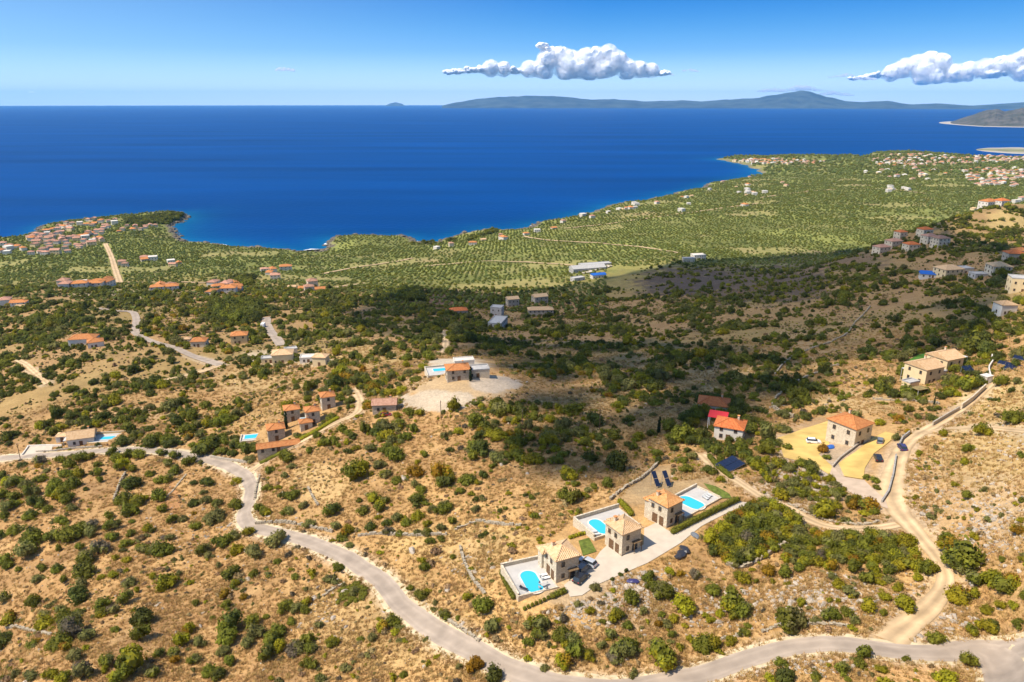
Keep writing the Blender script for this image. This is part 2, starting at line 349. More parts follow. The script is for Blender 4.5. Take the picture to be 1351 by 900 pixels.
def wear(name, stops):                    # wheel tracks and crown worn along a road, from the across-road attribute
    m = M[name]; N = m.node_tree.nodes; L = m.node_tree.links; b = N['Principled BSDF']; src = b.inputs['Base Color'].links[0].from_socket
    a = N.new('ShaderNodeAttribute'); a.attribute_name = 'across'; ab = N.new('ShaderNodeMath'); ab.operation = 'ABSOLUTE'; L.new(a.outputs['Fac'], ab.inputs[0])
    tc = N.new('ShaderNodeTexCoord'); nz = N.new('ShaderNodeTexNoise'); nz.inputs['Scale'].default_value = .35; nz.inputs['Detail'].default_value = 5; L.new(tc.outputs['Object'], nz.inputs['Vector'])
    ad = N.new('ShaderNodeMath'); ad.operation = 'MULTIPLY_ADD'; ad.inputs[1].default_value = .5; L.new(nz.outputs['Fac'], ad.inputs[0]); sb = N.new('ShaderNodeMath'); sb.operation = 'SUBTRACT'; sb.inputs[1].default_value = .25; L.new(ab.outputs[0], sb.inputs[0]); L.new(sb.outputs[0], ad.inputs[2])
    r = N.new('ShaderNodeValToRGB')
    for i, (p, v) in enumerate(stops):
        e = r.color_ramp.elements[i] if i < 2 else r.color_ramp.elements.new(p)
        e.position = p; e.color = (v/1.4, v/1.4, v/1.4, 1)
    sc = N.new('ShaderNodeMath'); sc.operation = 'MULTIPLY'; sc.inputs[1].default_value = 1.4; L.new(ad.outputs[0], r.inputs[0]); L.new(r.outputs[0], sc.inputs[0])
    vm = N.new('ShaderNodeVectorMath'); vm.operation = 'SCALE'; L.new(src, vm.inputs[0]); L.new(sc.outputs[0], vm.inputs['Scale']); L.new(vm.outputs[0], b.inputs['Base Color'])
wear('asphalt', ((0, .92), (.25, .95), (.5, 1.08), (.72, .97), (.95, 1.12))); wear('dirt_road', ((0, .74), (.22, .88), (.5, 1.12), (.75, .95), (.97, .72)))
LEAF = {}
for k, c in (('d', (.120,.132,.020,1)), ('g', (.212,.215,.020,1)), ('o', (.240,.225,.060,1)), ('y', (.345,.305,.014,1)), ('a', (.360,.205,.012,1)), ('c', (.030,.050,.016,1)), ('w', (.19,.15,.09,1))):
    LEAF[k] = mat('leaf_'+k, c, .75, .25, .22, 1.7, objvar=.22, hue=.012, trans=.38)
mat('olive_leaf', (.195,.225,.052,1), .8, .2, .2, .6, objvar=.25, hue=.015, trans=.15)
mat('straw', (.53,.342,.130,1), .9, .15, .15, 2, objvar=.17, hue=.012, trans=.25)
mat('dry_brush', (.36,.245,.115,1), .9, .1, .2, 2, objvar=.22, hue=.02, trans=.15)
def water_mat(name, col, rough=.25, spec=.3, bump=0, bscale=1.0, attr=None, shallow=None):
    m = bpy.data.materials.new(name); m.use_nodes = True; N = m.node_tree.nodes; L = m.node_tree.links; b = N['Principled BSDF']
    b.inputs['Roughness'].default_value = rough; b.inputs['Specular IOR Level'].default_value = spec; b.inputs['IOR'].default_value = 1.33
    b.inputs['Base Color'].default_value = col
    tc = N.new('ShaderNodeTexCoord')
    if attr:
        at = N.new('ShaderNodeAttribute'); at.attribute_name = attr
        mx = N.new('ShaderNodeMix'); mx.data_type = 'RGBA'; mx.inputs['A'].default_value = col; mx.inputs['B'].default_value = shallow
        nz = N.new('ShaderNodeTexNoise'); nz.inputs['Scale'].default_value = .001; nz.inputs['Detail'].default_value = 6; mpg = N.new('ShaderNodeMapping'); mpg.inputs['Scale'].default_value = (.5, 2.6, 1); mpg.inputs['Rotation'].default_value = (0, 0, .25); L.new(tc.outputs['Object'], mpg.inputs[0]); L.new(mpg.outputs[0], nz.inputs['Vector'])
        hv = N.new('ShaderNodeHueSaturation'); mr = N.new('ShaderNodeMapRange'); mr.inputs['From Min'].default_value = .3; mr.inputs['From Max'].default_value = .7; mr.inputs['To Min'].default_value = .76; mr.inputs['To Max'].default_value = 1.22
        L.new(nz.outputs['Fac'], mr.inputs['Value']); L.new(mr.outputs[0], hv.inputs['Value'])
        L.new(at.outputs['Fac'], mx.inputs['Factor']); L.new(mx.outputs['Result'], hv.inputs['Color']); L.new(hv.outputs[0], b.inputs['Base Color'])
    if bump:
        n2 = N.new('ShaderNodeTexNoise'); n2.inputs['Scale'].default_value = bscale; n2.inputs['Detail'].default_value = 5; L.new(tc.outputs['Object'], n2.inputs['Vector'])
        bp = N.new('ShaderNodeBump'); bp.inputs['Distance'].default_value = bump; L.new(n2.outputs['Fac'], bp.inputs['Height']); L.new(bp.outputs[0], b.inputs['Normal'])
    MATS[name] = m; return m
water_mat('sea_water', (.0,.044,.188,1), .45, .02, bump=1.2, bscale=.06, attr='shallow', shallow=(.001,.10,.22,1))
water_mat('pool_water', (.04,.45,.62,1), .08, .5, bump=.01, bscale=3)
# ---------------------------------------------------------------- roads, yards: lines picked on the photograph, laid on the ground
def smooth_line(p, step):
    p = np.asarray(p, float); out = []
    P = np.concatenate([[2*p[0]-p[1]], p, [2*p[-1]-p[-2]]])
    for i in range(1, len(P)-2):
        n = max(2, int(np.linalg.norm(P[i+1]-P[i])/step))
        for k in range(n):
            t = k/n; a, b, c, d = P[i-1], P[i], P[i+1], P[i+2]
            out.append(.5*((2*b)+(c-a)*t+(2*a-5*b+4*c-d)*t*t+(3*b-a-3*c+d)*t**3))
    out.append(p[-1]); return np.array(out)
ROADS = [  # photo line, width (one or per point), material, name, label part
 ('road', 'asphalt', 4.5, [(-120,622),(-40,610),(30,603),(75,600),(120,596),(160,594),(205,595),(240,600),(275,607),(303,616),(322,627),(331,640),(329,658),(323,675),(324,689),(338,697),(370,704),(410,716),(440,728),(470,744),(500,764),(522,789),(548,814),(582,836),(620,856),(655,875),(690,891),(730,902),(780,909),(830,908),(880,900),(930,889),(980,873),(1030,857),(1080,851),(1140,853),(1200,861),(1250,862),(1300,857),(1370,849),(1460,838)]),
 ('road', 'asphalt', 5.2, [(1296,859),(1312,868),(1322,885),(1328,905),(1335,940)]),
 ('track', 'dirt_road', [7,5,4.2,3.4,3,2.8,3,3.4,4.6,6.5,6,5,4.6,4.6,4.6,4,4,3.6,3.6], [(1172,846),(1192,828),(1222,805),(1243,780),(1248,760),(1237,737),(1218,714),(1200,692),(1184,672),(1177,655),(1178,632),(1184,610),(1191,592),(1204,578),(1228,564),(1254,549),(1278,532),(1298,515),(1306,506)]),
 ('track', 'dirt_road', 2.6, [(1216,573),(1250,566),(1290,564),(1330,567),(1375,570),(1440,575)]),
 ('track', 'dirt_road', 3.2, [(1184,692),(1150,697),(1112,698),(1085,693),(1060,682),(1040,670),(1008,657),(985,643),(962,628),(945,617),(925,600)]),
 ('side_road', 'dirt_road', 3.6, [(327,625),(343,613),(365,598),(400,581),(436,561),(466,548),(475,537),(473,524),(466,514)]),
 ('lane', 'asphalt', 5.5, [(130,407),(158,411),(176,413),(180,428),(179,440),(200,451),(235,461),(262,473),(292,482)]),
 ('lane', 'dirt_road', 4.5, [(290,482),(268,490),(240,497),(214,503)]),
 ('lane', 'dirt_road', 3.4, [(22,475),(38,484),(52,497),(62,507)]),
 ('lane', 'dirt_road', 8, [(139,322),(147,340),(152,356),(158,373)]),
 ('lane', 'dirt_road', 6, [(158,373),(200,373),(250,373),(310,374)]),
 ('lane', 'asphalt', 6.5, [(352,419),(352,428),(360,442),(372,456)]),
 ('lane', 'dirt_road', 4.5, [(587,436),(588,450),(586,466)]),
 ('lane', 'dirt_road', 6, [(425,362),(460,355),(500,349),(545,341)]),
 ('lane', 'dirt_road', 7, [(690,312),(730,318),(790,321),(850,327),(900,335)]),
 ('lane', 'dirt_road', 6, [(560,352),(640,345),(720,348),(770,352)]),
 ('lane', 'dirt_road', 7, [(745,302),(830,292),(920,280),(1010,268)]),
 ('lane', 'dirt_road', 7, [(1000,262),(1080,252),(1160,250),(1240,258)]),
 ('lane', 'dirt_road', 5, [(400,382),(440,380),(480,374)]),
]
YARDS = [  # name, material, photo outline
 ('forecourt', 'paving', [(744,772),(768,755),(780,745),(792,728),(802,719),(820,735),(849,719),(850,697),(866,690),(879,699),(887,703),(930,682),(972,662),(992,664),(960,677),(925,695),(898,717),(880,728),(855,743),(820,758),(790,771),(768,786),(752,788)]),
 ('lawn', 'lawn', [(763,714),(777,710),(787,728),(769,734)]),
 ('lawn', 'lawn', [(928,638),(944,642),(962,652),(966,658),(952,656),(934,645)]),
 ('courtyard', 'yellow_paving', [(1026,578),(1060,566),(1092,556),(1094,588),(1080,600),(1098,616),(1112,630),(1096,628),(1070,612),(1034,604)]),
 ('courtyard', 'pink_paving', [(1098,616),(1112,630),(1140,634),(1155,648),(1168,660),(1172,672),(1140,661),(1118,648),(1094,627)]),
 ('courtyard', 'yellow_paving', [(1106,612),(1128,597),(1152,578),(1168,570),(1184,574),(1170,586),(1153,599),(1141,618),(1139,633),(1114,629)]),
 ('meadow', 'bright_field', [(1193,478),(1212,468),(1240,463),(1236,476),(1214,486),(1196,489)]),
 ('yard', 'paving', [(26,602),(38,588),(70,588),(68,595),(48,599)]),
 ('yard', 'paving', [(760,352),(800,346),(808,352),(770,362)]),
]
for r in ROADS:
    pass
road_w = []
for (nm, mt, wd, px) in ROADS:
    p = hit([a for a, b in px], [b for a, b in px])[:, :2]
    wds = np.full(len(p), float(wd)) if not isinstance(wd, list) else np.array(wd, float)
    q = smooth_line(np.concatenate([p, wds[:, None]], 1), 1.6 if np.hypot(*p[0]) < 420 else 6)
    road_w.append((nm, mt, q))
yard_w = [(nm, mt, hit([a for a, b in px], [b for a, b in px])[:, :2]) for (nm, mt, px) in YARDS]
VILLA_ZONE = hit(*zip(*[(655,752),(715,722),(765,680),(820,658),(860,640),(930,632),(975,655),(900,720),(790,775),(750,795),(690,810)]))[:, :2]
COURT_ZONE = hit(*zip(*[(1015,575),(1090,545),(1180,560),(1185,580),(1170,680),(1090,630)]))[:, :2]
RD = np.full(GX.shape, 1e9)
sel = GY < 1500
for (nm, mt, q) in road_w:
    st = q[::3] if len(q) > 60 else q
    RD[sel] = np.minimum(RD[sel], dist_line(st[:, :2], GX[sel], GY[sel])-q[:, 2].mean()/2)
YD = np.full(GX.shape, 1e9)
for poly in [y[2] for y in yard_w]+[VILLA_ZONE, COURT_ZONE]:
    d = dist_line(np.concatenate([poly, poly[:1]]), GX[sel], GY[sel]); d = np.where(inside(poly, GX[sel], GY[sel]), -1, d)
    YD[sel] = np.minimum(YD[sel], d)
GZ = GZ + SMALL*np.clip((np.minimum(RD, YD)-.8)/4, 0, 1)
# level the ground under the three pool terraces
for (a_, b_, rot_, x0_, x1_, y0_, y1_) in ((733.5,770,20,-9.0,-.3,-1.6,9.4),(820,734,28,-1.6,11.5,8.2,17.2),(879,697,40,7.2,21.5,-.2,7.6)):
    o_ = hit(a_, b_); cs_, sn_ = math.cos(R(rot_)), math.sin(R(rot_)); LX = (GX-o_[0])*cs_+(GY-o_[1])*sn_; LY = -(GX-o_[0])*sn_+(GY-o_[1])*cs_
    dd_ = np.maximum(np.maximum(x0_-LX, LX-x1_), np.maximum(y0_-LY, LY-y1_)); w_ = np.clip(1-(dd_-.2)/2.2, 0, 1)
    GZ = np.where(w_ > 0, GZ+(np.minimum(GZ, o_[2]-.25)-GZ)*w_, GZ)
# ---------------------------------------------------------------- ground sheet
PXG, PYG = project(GX, GY, GZ)
def fbm(s, seed, o=4):
    r = 0; a = 1
    for k in range(o): r = r+a*vnoise(GX/s, GY/s, seed+k*7); a *= .55; s *= .47
    return r
def mixc(c, col, w): return c*(1-w[..., None])+np.array(col)*w[..., None]
n1 = np.clip(.5+.42*fbm(60, 11), 0, 1); n2 = np.clip(.5+.45*fbm(17, 23), 0, 1); n3 = np.clip(.5+.5*fbm(5, 37, 3), 0, 1)
C = np.empty(GX.shape+(3,)); C[:] = (.37,.235,.112)
C = mixc(C, (.48,.325,.145), np.clip(n1*1.3-.35, 0, 1)*.8)
C = mixc(C, (.235,.150,.082), np.clip(n2*1.5-.62, 0, 1)*.7)
C = mixc(C, (.47,.34,.17), np.clip(n3*1.6-.75, 0, 1)*.45)
C *= np.array([1.07, .97, .83])
wf = np.clip((GY-230)/220, 0, 1)                                     # farther hillside: browner earth and low dry scrub
C = mixc(C, (.290,.185,.085), wf*.6)
C = mixc(C, (.175,.150,.050), wf*np.clip(n1*1.4-.45, 0, 1)*.65)
pl = np.clip((92-GZ)/34, 0, 1)*np.clip((np.hypot(GX, GY)-600)/250, 0, 1)   # the plain of olive groves
C = mixc(C, (.195,.210,.052), pl*.92)
_u = GX*math.cos(.35)+GY*math.sin(.35)+30*vnoise(GX/130, GY/130, 47); _v = -GX*math.sin(.35)+GY*math.cos(.35)+30*vnoise(GX/130, GY/130, 48)
def plot_id(u, v):
    a = np.floor(v/85).astype(np.int64); b_ = np.floor(u/130+.37*a).astype(np.int64); h_ = (a*7919+b_*104729) & 0xffff; h_ = (h_*40503) & 0xffff
    return h_/65535.0
PLOT = plot_id(_u, _v)
C = C*(1-pl[..., None])+C*pl[..., None]*(.72+.6*PLOT)[..., None]
C = mixc(C, (.30,.23,.10), pl*np.clip(n1*1.7-.95, 0, 1)*.7+pl*(PLOT > .9)*.5)
C = mixc(C, (.12,.15,.045), pl*np.clip(n2*1.6-.75, 0, 1)*.6)
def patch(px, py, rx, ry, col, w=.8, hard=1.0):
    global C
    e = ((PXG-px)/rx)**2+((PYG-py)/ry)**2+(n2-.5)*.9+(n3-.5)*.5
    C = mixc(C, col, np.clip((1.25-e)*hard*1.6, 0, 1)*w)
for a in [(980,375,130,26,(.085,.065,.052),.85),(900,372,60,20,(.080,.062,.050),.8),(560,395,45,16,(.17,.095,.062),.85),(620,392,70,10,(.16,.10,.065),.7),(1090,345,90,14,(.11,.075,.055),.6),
          (605,514,78,19,(.44,.31,.17),.9,2),(572,528,48,13,(.47,.38,.27),.85,2),(655,507,32,11,(.44,.36,.27),.85,2),(850,635,32,22,(.34,.21,.10),.9),(840,655,28,10,(.38,.25,.12),.9),
          (600,715,90,22,(.52,.35,.14),.8),(640,740,40,30,(.46,.30,.13),.7),(1310,590,90,50,(.50,.35,.15),.75),(1320,520,60,25,(.54,.38,.16),.8),(1330,290,30,16,(.48,.34,.13),.85),
          (1140,530,60,16,(.46,.32,.15),.7),(1320,680,50,50,(.50,.37,.22),.5),(1240,660,45,50,(.46,.31,.16),.5),(1090,790,100,30,(.46,.33,.19),.5),(1215,885,45,14,(.50,.30,.13),.8),
          (480,470,60,14,(.44,.31,.13),.7),(340,500,70,16,(.42,.29,.13),.7),(180,545,60,9,(.42,.28,.14),.8),(225,660,14,22,(.38,.18,.08),.6),(780,560,18,34,(.46,.31,.13),.8),(820,520,60,20,(.42,.28,.12),.6),
          (930,480,110,22,(.40,.27,.13),.7),(1060,455,50,25,(.34,.23,.12),.6),(420,640,45,30,(.50,.34,.15),.7),(760,775,50,30,(.46,.36,.24),.5),(500,820,110,60,(.46,.31,.13),.6),
          (830,795,60,40,(.40,.30,.19),.5),(360,473,40,10,(.50,.40,.27),.8),(410,474,25,9,(.50,.40,.27),.8),(600,482,45,10,(.56,.48,.36),.8),(160,388,80,6,(.34,.29,.18),.6),(400,380,24,6,(.40,.27,.17),.8),
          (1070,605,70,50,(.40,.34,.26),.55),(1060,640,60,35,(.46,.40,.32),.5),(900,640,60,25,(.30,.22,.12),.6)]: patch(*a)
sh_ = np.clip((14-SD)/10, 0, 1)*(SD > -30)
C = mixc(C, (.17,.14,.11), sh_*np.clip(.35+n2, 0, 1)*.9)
C = mixc(C, (.60,.52,.40), np.clip(1-np.abs(RD-.8)/2.2, 0, 1)*.35*(GY < 420))
C *= (.90+.2*n3)[..., None]
def grid_mesh(name, X, Y, Z, keep=None):
    na, nr = X.shape; me = bpy.data.meshes.new(name)
    idx = np.arange(na*nr).reshape(na, nr)
    f = np.stack([idx[:-1, :-1], idx[1:, :-1], idx[1:, 1:], idx[:-1, 1:]], -1).reshape(-1, 4)
    if keep is not None: f = f[keep[:-1, :-1].ravel() | keep[1:, 1:].ravel()]
    f = f[:, ::-1]
    me.vertices.add(na*nr); me.vertices.foreach_set('co', np.stack([X, Y, Z], -1).astype(np.float32).ravel())
    me.loops.add(len(f)*4); me.polygons.add(len(f)); me.loops.foreach_set('vertex_index', f.ravel().astype(np.int32))
    me.polygons.foreach_set('loop_start', np.arange(0, len(f)*4, 4, dtype=np.int32))
    me.update(calc_edges=True); me.validate()
    me.polygons.foreach_set('use_smooth', np.ones(len(me.polygons), bool))
    return me
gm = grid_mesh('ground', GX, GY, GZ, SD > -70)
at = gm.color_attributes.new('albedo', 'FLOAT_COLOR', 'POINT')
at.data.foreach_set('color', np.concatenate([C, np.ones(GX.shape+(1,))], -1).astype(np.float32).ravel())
def ground_mat():
    m = bpy.data.materials.new('ground'); m.use_nodes = True; N = m.node_tree.nodes; L = m.node_tree.links; b = N['Principled BSDF']
    b.inputs['Roughness'].default_value = .95; b.inputs['Specular IOR Level'].default_value = .08
    at = N.new('ShaderNodeAttribute'); at.attribute_name = 'albedo'; tc = N.new('ShaderNodeTexCoord')
    col = at.outputs['Color']
    for sc, lo, hi, dt in ((.9, .76, 1.24, 5), (3.4, .8, 1.2, 3)):
        nz = N.new('ShaderNodeTexNoise'); nz.inputs['Scale'].default_value = sc; nz.inputs['Detail'].default_value = dt; nz.inputs['Roughness'].default_value = .7; L.new(tc.outputs['Object'], nz.inputs['Vector'])
        mr = N.new('ShaderNodeMapRange'); mr.inputs['From Min'].default_value = .3; mr.inputs['From Max'].default_value = .7; mr.inputs['To Min'].default_value = lo; mr.inputs['To Max'].default_value = hi
        L.new(nz.outputs['Fac'], mr.inputs['Value'])
        mu = N.new('ShaderNodeVectorMath'); mu.operation = 'SCALE'; L.new(col, mu.inputs[0]); L.new(mr.outputs[0], mu.inputs['Scale']); col = mu.outputs[0]
    L.new(col, b.inputs['Base Color'])
    n2 = N.new('ShaderNodeTexNoise'); n2.inputs['Scale'].default_value = 1.6; n2.inputs['Detail'].default_value = 5; L.new(tc.outputs['Object'], n2.inputs['Vector'])
    bp = N.new('ShaderNodeBump'); bp.inputs['Distance'].default_value = .5; bp.inputs['Strength'].default_value = .8; L.new(n2.outputs['Fac'], bp.inputs['Height']); L.new(bp.outputs[0], b.inputs['Normal'])
    return m
gm.materials.append(ground_mat())
ground = tag(add('ground', gm), 'dry tan hillside falling to a green coastal plain', kind='structure')
print('ground', round(time.time()-T0, 1))
# ---------------------------------------------------------------- sea
sa = np.linspace(-R(60), R(60), 420); sr = np.exp(np.linspace(math.log(500), math.log(75000), 330))
sX = np.sin(sa)[:, None]*sr[None]; sY = np.cos(sa)[:, None]*sr[None]
keep = ~(inside(LAND, sX, sY) & (dist_line(COAST[::2], sX, sY) > 60))
sm = grid_mesh('sea', sX, sY, np.zeros_like(sX), keep)
sd = dist_line(COAST[::2], sX, sY)
at = sm.attributes.new('shallow', 'FLOAT', 'POINT')
at.data.foreach_set('value', np.clip(np.exp(-sd/(38+22*vnoise(sX/160, sY/160, 4)))*1.1, 0, 1).astype(np.float32).ravel())
sm.materials.append(M['sea_water'])
tag(add('sea', sm), 'deep blue sea reaching to the horizon', kind='structure')
# surf along the rocks
def outward(i):
    t = COAST[min(i+1, len(COAST)-1)]-COAST[max(i-1, 0)]; n = np.array([-t[1], t[0]]); n = n/np.linalg.norm(n)
    return n
b = MB(); spots = [(402,334,110),(380,332,80),(418,334,110),(430,325,40),(345,328,16),(290,324,14),(546,319,22),(704,299,26),(318,327,10),(430,326,16),(950,241,30),(985,235,14),(225,300,8),(246,284,8),(650,302,10),(945,209,26),(0,319,16),(70,296,8),(460,312,7),(520,311,7)]
sp = [(on_level(a, c, 0), w) for a, c, w in spots]
fine = []
for i in range(len(COAST)-1):
    n = max(1, int(np.linalg.norm(COAST[i+1]-COAST[i])/5))
    if np.hypot(*COAST[i]) > 5200: continue
    for k in range(n): fine.append((COAST[i]+(COAST[i+1]-COAST[i])*k/n, outward(i)))
prev = None
for k, (p, n) in enumerate(fine):
    w = 1.5
    for (s_, ww) in sp:
        d = np.hypot(*(p-s_)); w = max(w, ww*math.exp(-(d/55)**2))
    nz = float(vnoise(np.array(k/7.0), np.array(.5), 9)+.6*vnoise(np.array(k/2.3), np.array(1.5), 10))
    w = w*.55*max(0, .45+1.1*nz)
    cur = (p-n*3, p+n*w)
    if prev is not None and np.hypot(*(prev[0]-cur[0])) < 14 and w > .7:
        b.poly([(*prev[0], .12), (*cur[0], .12), (*cur[1], .12), (*prev[1], .12)])
    prev = cur
if b.v:
    so = b.build('surf', M['foam']); tag(so, 'white surf breaking along the rocky shore', kind='stuff')
# ---------------------------------------------------------------- far coasts
def ridge(name, label, d0, d1, d2, line, matname, seed, rough=.25, n=260, rows=26, kind='structure', taper=True):
    # silhouette line picked on the photograph; foot at distance d0, crest at d1, back foot at d2
    lx = np.array([p[0] for p in line], float); ly = np.array([p[1] for p in line], float)
    xs = np.linspace(lx[0], lx[-1], n); cy = np.interp(xs, lx, ly)
    d = rays(xs, np.full(n, 138.0)); az = np.arctan2(d[:, 0], d[:, 1])
    hor = H0/2-FPX*math.tan(PITCH)
    zc = np.maximum(CAM_Z+(hor-cy)*d1/FPX*np.cos(az)**-1*1.0, 2)
    zc = zc*(1+.10*vnoise(xs/9, xs*0+.5, seed)*.5)
    tp = np.sqrt(np.clip((xs-lx[0])/(.22*(lx[-1]-lx[0])), .001, 1))*np.sqrt(np.clip((lx[-1]-xs)/(.22*(lx[-1]-lx[0])), .001, 1)) if taper else np.ones(n)
    X = []; Y = []; Z = []
    for t in np.linspace(0, 1, rows):
        dd = d0+(d1-d0)*t/.62 if t < .62 else d1+(d2-d1)*(t-.62)/.38
        prof = math.sin(min(1, t/.62)*math.pi/2)**1.1 if t < .62 else math.cos((t-.62)/.38*math.pi/2)
        ddv = (d1+(dd-d1)*tp)*(1+.004*vnoise(xs/14, xs*0+t*6, seed+3))
        x = np.sin(az)*ddv; y = np.cos(az)*ddv
        nz = vnoise(xs/11, xs*0+t*5, seed+5)+.6*vnoise(xs/4.3, xs*0+t*11, seed+6)+.35*vnoise(xs/1.9, xs*0+t*23, seed+8)
        z = zc*prof*(1+rough*nz*(1-prof*.92)) - (6 if t in (0.0, 1.0) else 0)
        X.append(x); Y.append(y); Z.append(z)
    me = grid_mesh(name, np.array(X).T, np.array(Y).T, np.array(Z).T); me.materials.append(M[matname])
    return tag(add(name, me), label, kind=kind)
mat('far_hill', (.055,.070,.060,1), .95, .1, .3, .0012, detail=8)
mat('headland', (.13,.115,.10,1), .95, .1, .28, .006, detail=9, col2=(.055,.06,.045,1))
mat('spit', (.20,.20,.08,1), .95, .1, .3, .012, detail=6)
for nm_, hz in (('headland', 9.0), ('spit', 2.2)):          # bare pale rock at the waterline
    m_ = M[nm_]; N = m_.node_tree.nodes; L = m_.node_tree.links; b_ = N['Principled BSDF']; src = b_.inputs['Base Color'].links[0].from_socket
    g_ = N.new('ShaderNodeNewGeometry'); s_ = N.new('ShaderNodeSeparateXYZ'); r_ = N.new('ShaderNodeMapRange'); r_.inputs['From Min'].default_value = hz; r_.inputs['From Max'].default_value = hz*.4; x_ = N.new('ShaderNodeMix'); x_.data_type = 'RGBA'; x_.inputs['B'].default_value = (.42,.37,.30,1)
    L.new(g_.outputs['Position'], s_.inputs[0]); L.new(s_.outputs['Z'], r_.inputs['Value']); L.new(r_.outputs[0], x_.inputs['Factor']); L.new(src, x_.inputs['A']); L.new(x_.outputs['Result'], b_.inputs['Base Color'])
ridge('mountain_range', 'long blue mountain range across the gulf', 38000, 43000, 47000, [(583,139),(600,135.5),(620,132.5),(650,129),(700,127),(740,128.5),(780,132),(810,131.5),(850,134),(900,133),(925,134),(960,132),(1000,130),(1025,126.5),(1040,124.5),(1055,123),(1070,125),(1090,129.5),(1115,134),(1140,135),(1170,133.5),(1200,137),(1240,136),(1280,138),(1351,135),(1500,133)], 'far_hill', 40, taper=False)
ridge('island', 'small low island on the sea horizon', 60000, 61000, 62000, [(506,140),(514,136.5),(522,135),(530,136.5),(536,140)], 'far_hill', 50, n=30, rows=10)
ridge('headland', 'grey brown rocky headland with a pale shore', 10700, 12600, 14500, [(1243,159),(1255,154),(1268,150.5),(1280,147.5),(1292,144.5),(1305,141.5),(1316,140),(1328,143),(1340,141),(1351,139.5),(1400,136),(1520,140)], 'headland', 60, rough=.4, rows=34)
ridge('spit', 'low green cape with a pale rocky edge', 5150, 5500, 6000, [(1299,185),(1306,181.5),(1318,180),(1332,179.5),(1351,178.5),(1420,178),(1520,179)], 'spit', 70, rough=.2, n=90, rows=16)
# ---------------------------------------------------------------- road ribbons and yards
def ribbon(name, q, extra, off, m, label, segs=10, kerb=False):
    c = q[:, :2]; t = np.gradient(c, axis=0); t /= np.linalg.norm(t, axis=1)[:, None]; n = np.stack([t[:, 1], -t[:, 0]], -1)
    us = np.linspace(-1, 1, segs+1); hw = (q[:, 2]/2+extra)
    jit = 1+.13*vnoise(np.arange(len(q))/4.0, np.zeros(len(q)), 3)[:, None]*np.sign(us)[None]
    P = c[:, None]+n[:, None]*(us[None, :, None]*hw[:, None, None])*jit[..., None]
    Z = height(P[..., 0], P[..., 1])+off+.0009*np.maximum(np.hypot(P[..., 0], P[..., 1])-250, 0)
    me = grid_mesh(name, P[..., 0].T[::-1], P[..., 1].T[::-1], Z.T[::-1]); me.materials.append(m)
    aa = me.attributes.new('across', 'FLOAT', 'POINT'); aa.data.foreach_set('value', np.repeat(us[::-1], len(q)).astype(np.float32))
    # make sure it faces up
    return tag(add(name, me), label, kind='structure')
RL = {'asphalt': 'grey asphalt road winding over the hillside', 'dirt_road': 'pale unpaved track across the hillside'}
for i, (nm, mt, q) in enumerate(road_w):
    near = np.hypot(q[0, 0], q[0, 1]) < 420
    if mt == 'asphalt' and near: ribbon('road_verge', q, 1.0, .07-.02*(i > 0), M['verge'], 'pale gravel verge along the asphalt road')
    ribbon(nm, q, 0, (.11 if i == 0 else .15) if mt == 'asphalt' else .085+.004*(i % 4), M[mt], RL[mt])
def sheet(name, poly, m, off, label, step=1.2, kind='structure'):
    poly = np.asarray(poly); pts = []
    for a, b_ in zip(poly, np.roll(poly, -1, 0)):
        k = max(1, int(np.hypot(*(b_-a))/step))
        for j in range(k): pts.append(a+(b_-a)*j/k)
    nb = len(pts); lo = poly.min(0); hi = poly.max(0)
    gx, gy = np.meshgrid(np.arange(lo[0], hi[0], step), np.arange(lo[1], hi[1], step)); g = np.stack([gx.ravel(), gy.ravel()], -1)
    g = g[inside(poly, g[:, 0], g[:, 1])]; g = g[dist_line(np.concatenate([poly, poly[:1]]), g[:, 0], g[:, 1]) > step*.4]
    allp = [Vector((float(p[0]), float(p[1]))) for p in pts]+[Vector((float(p[0]), float(p[1]))) for p in g]
    r = delaunay_2d_cdt(allp, [(i, (i+1) % nb) for i in range(nb)], [list(range(nb))], 1, 1e-5)
    v = np.array([tuple(p) for p in r[0]]); z = height(v[:, 0], v[:, 1])+off
    me = raw_mesh(name, np.c_[v, z], r[2], [m], smooth=True)
    if me.polygons and me.polygons[0].normal.z < 0: me.flip_normals()
    return tag(add(name, me), label, kind=kind)
YL = {'paving': 'pale stone paving around the villas', 'lawn': 'small clipped green lawn', 'yellow_paving': 'ochre paved courtyard beside the square stone house', 'pink_paving': 'pinkish paved drive below the square stone house', 'bright_field': 'bright green watered field behind the ochre villas'}
for i, (nm, mt, poly) in enumerate(yard_w):
    far = np.hypot(*poly[0]) > 500
    sheet(nm, poly, M[mt], .13+.012*i+(1.0 if far else 0), YL[mt], 1.2 if not far else 8)
print('roads', round(time.time()-T0, 1))
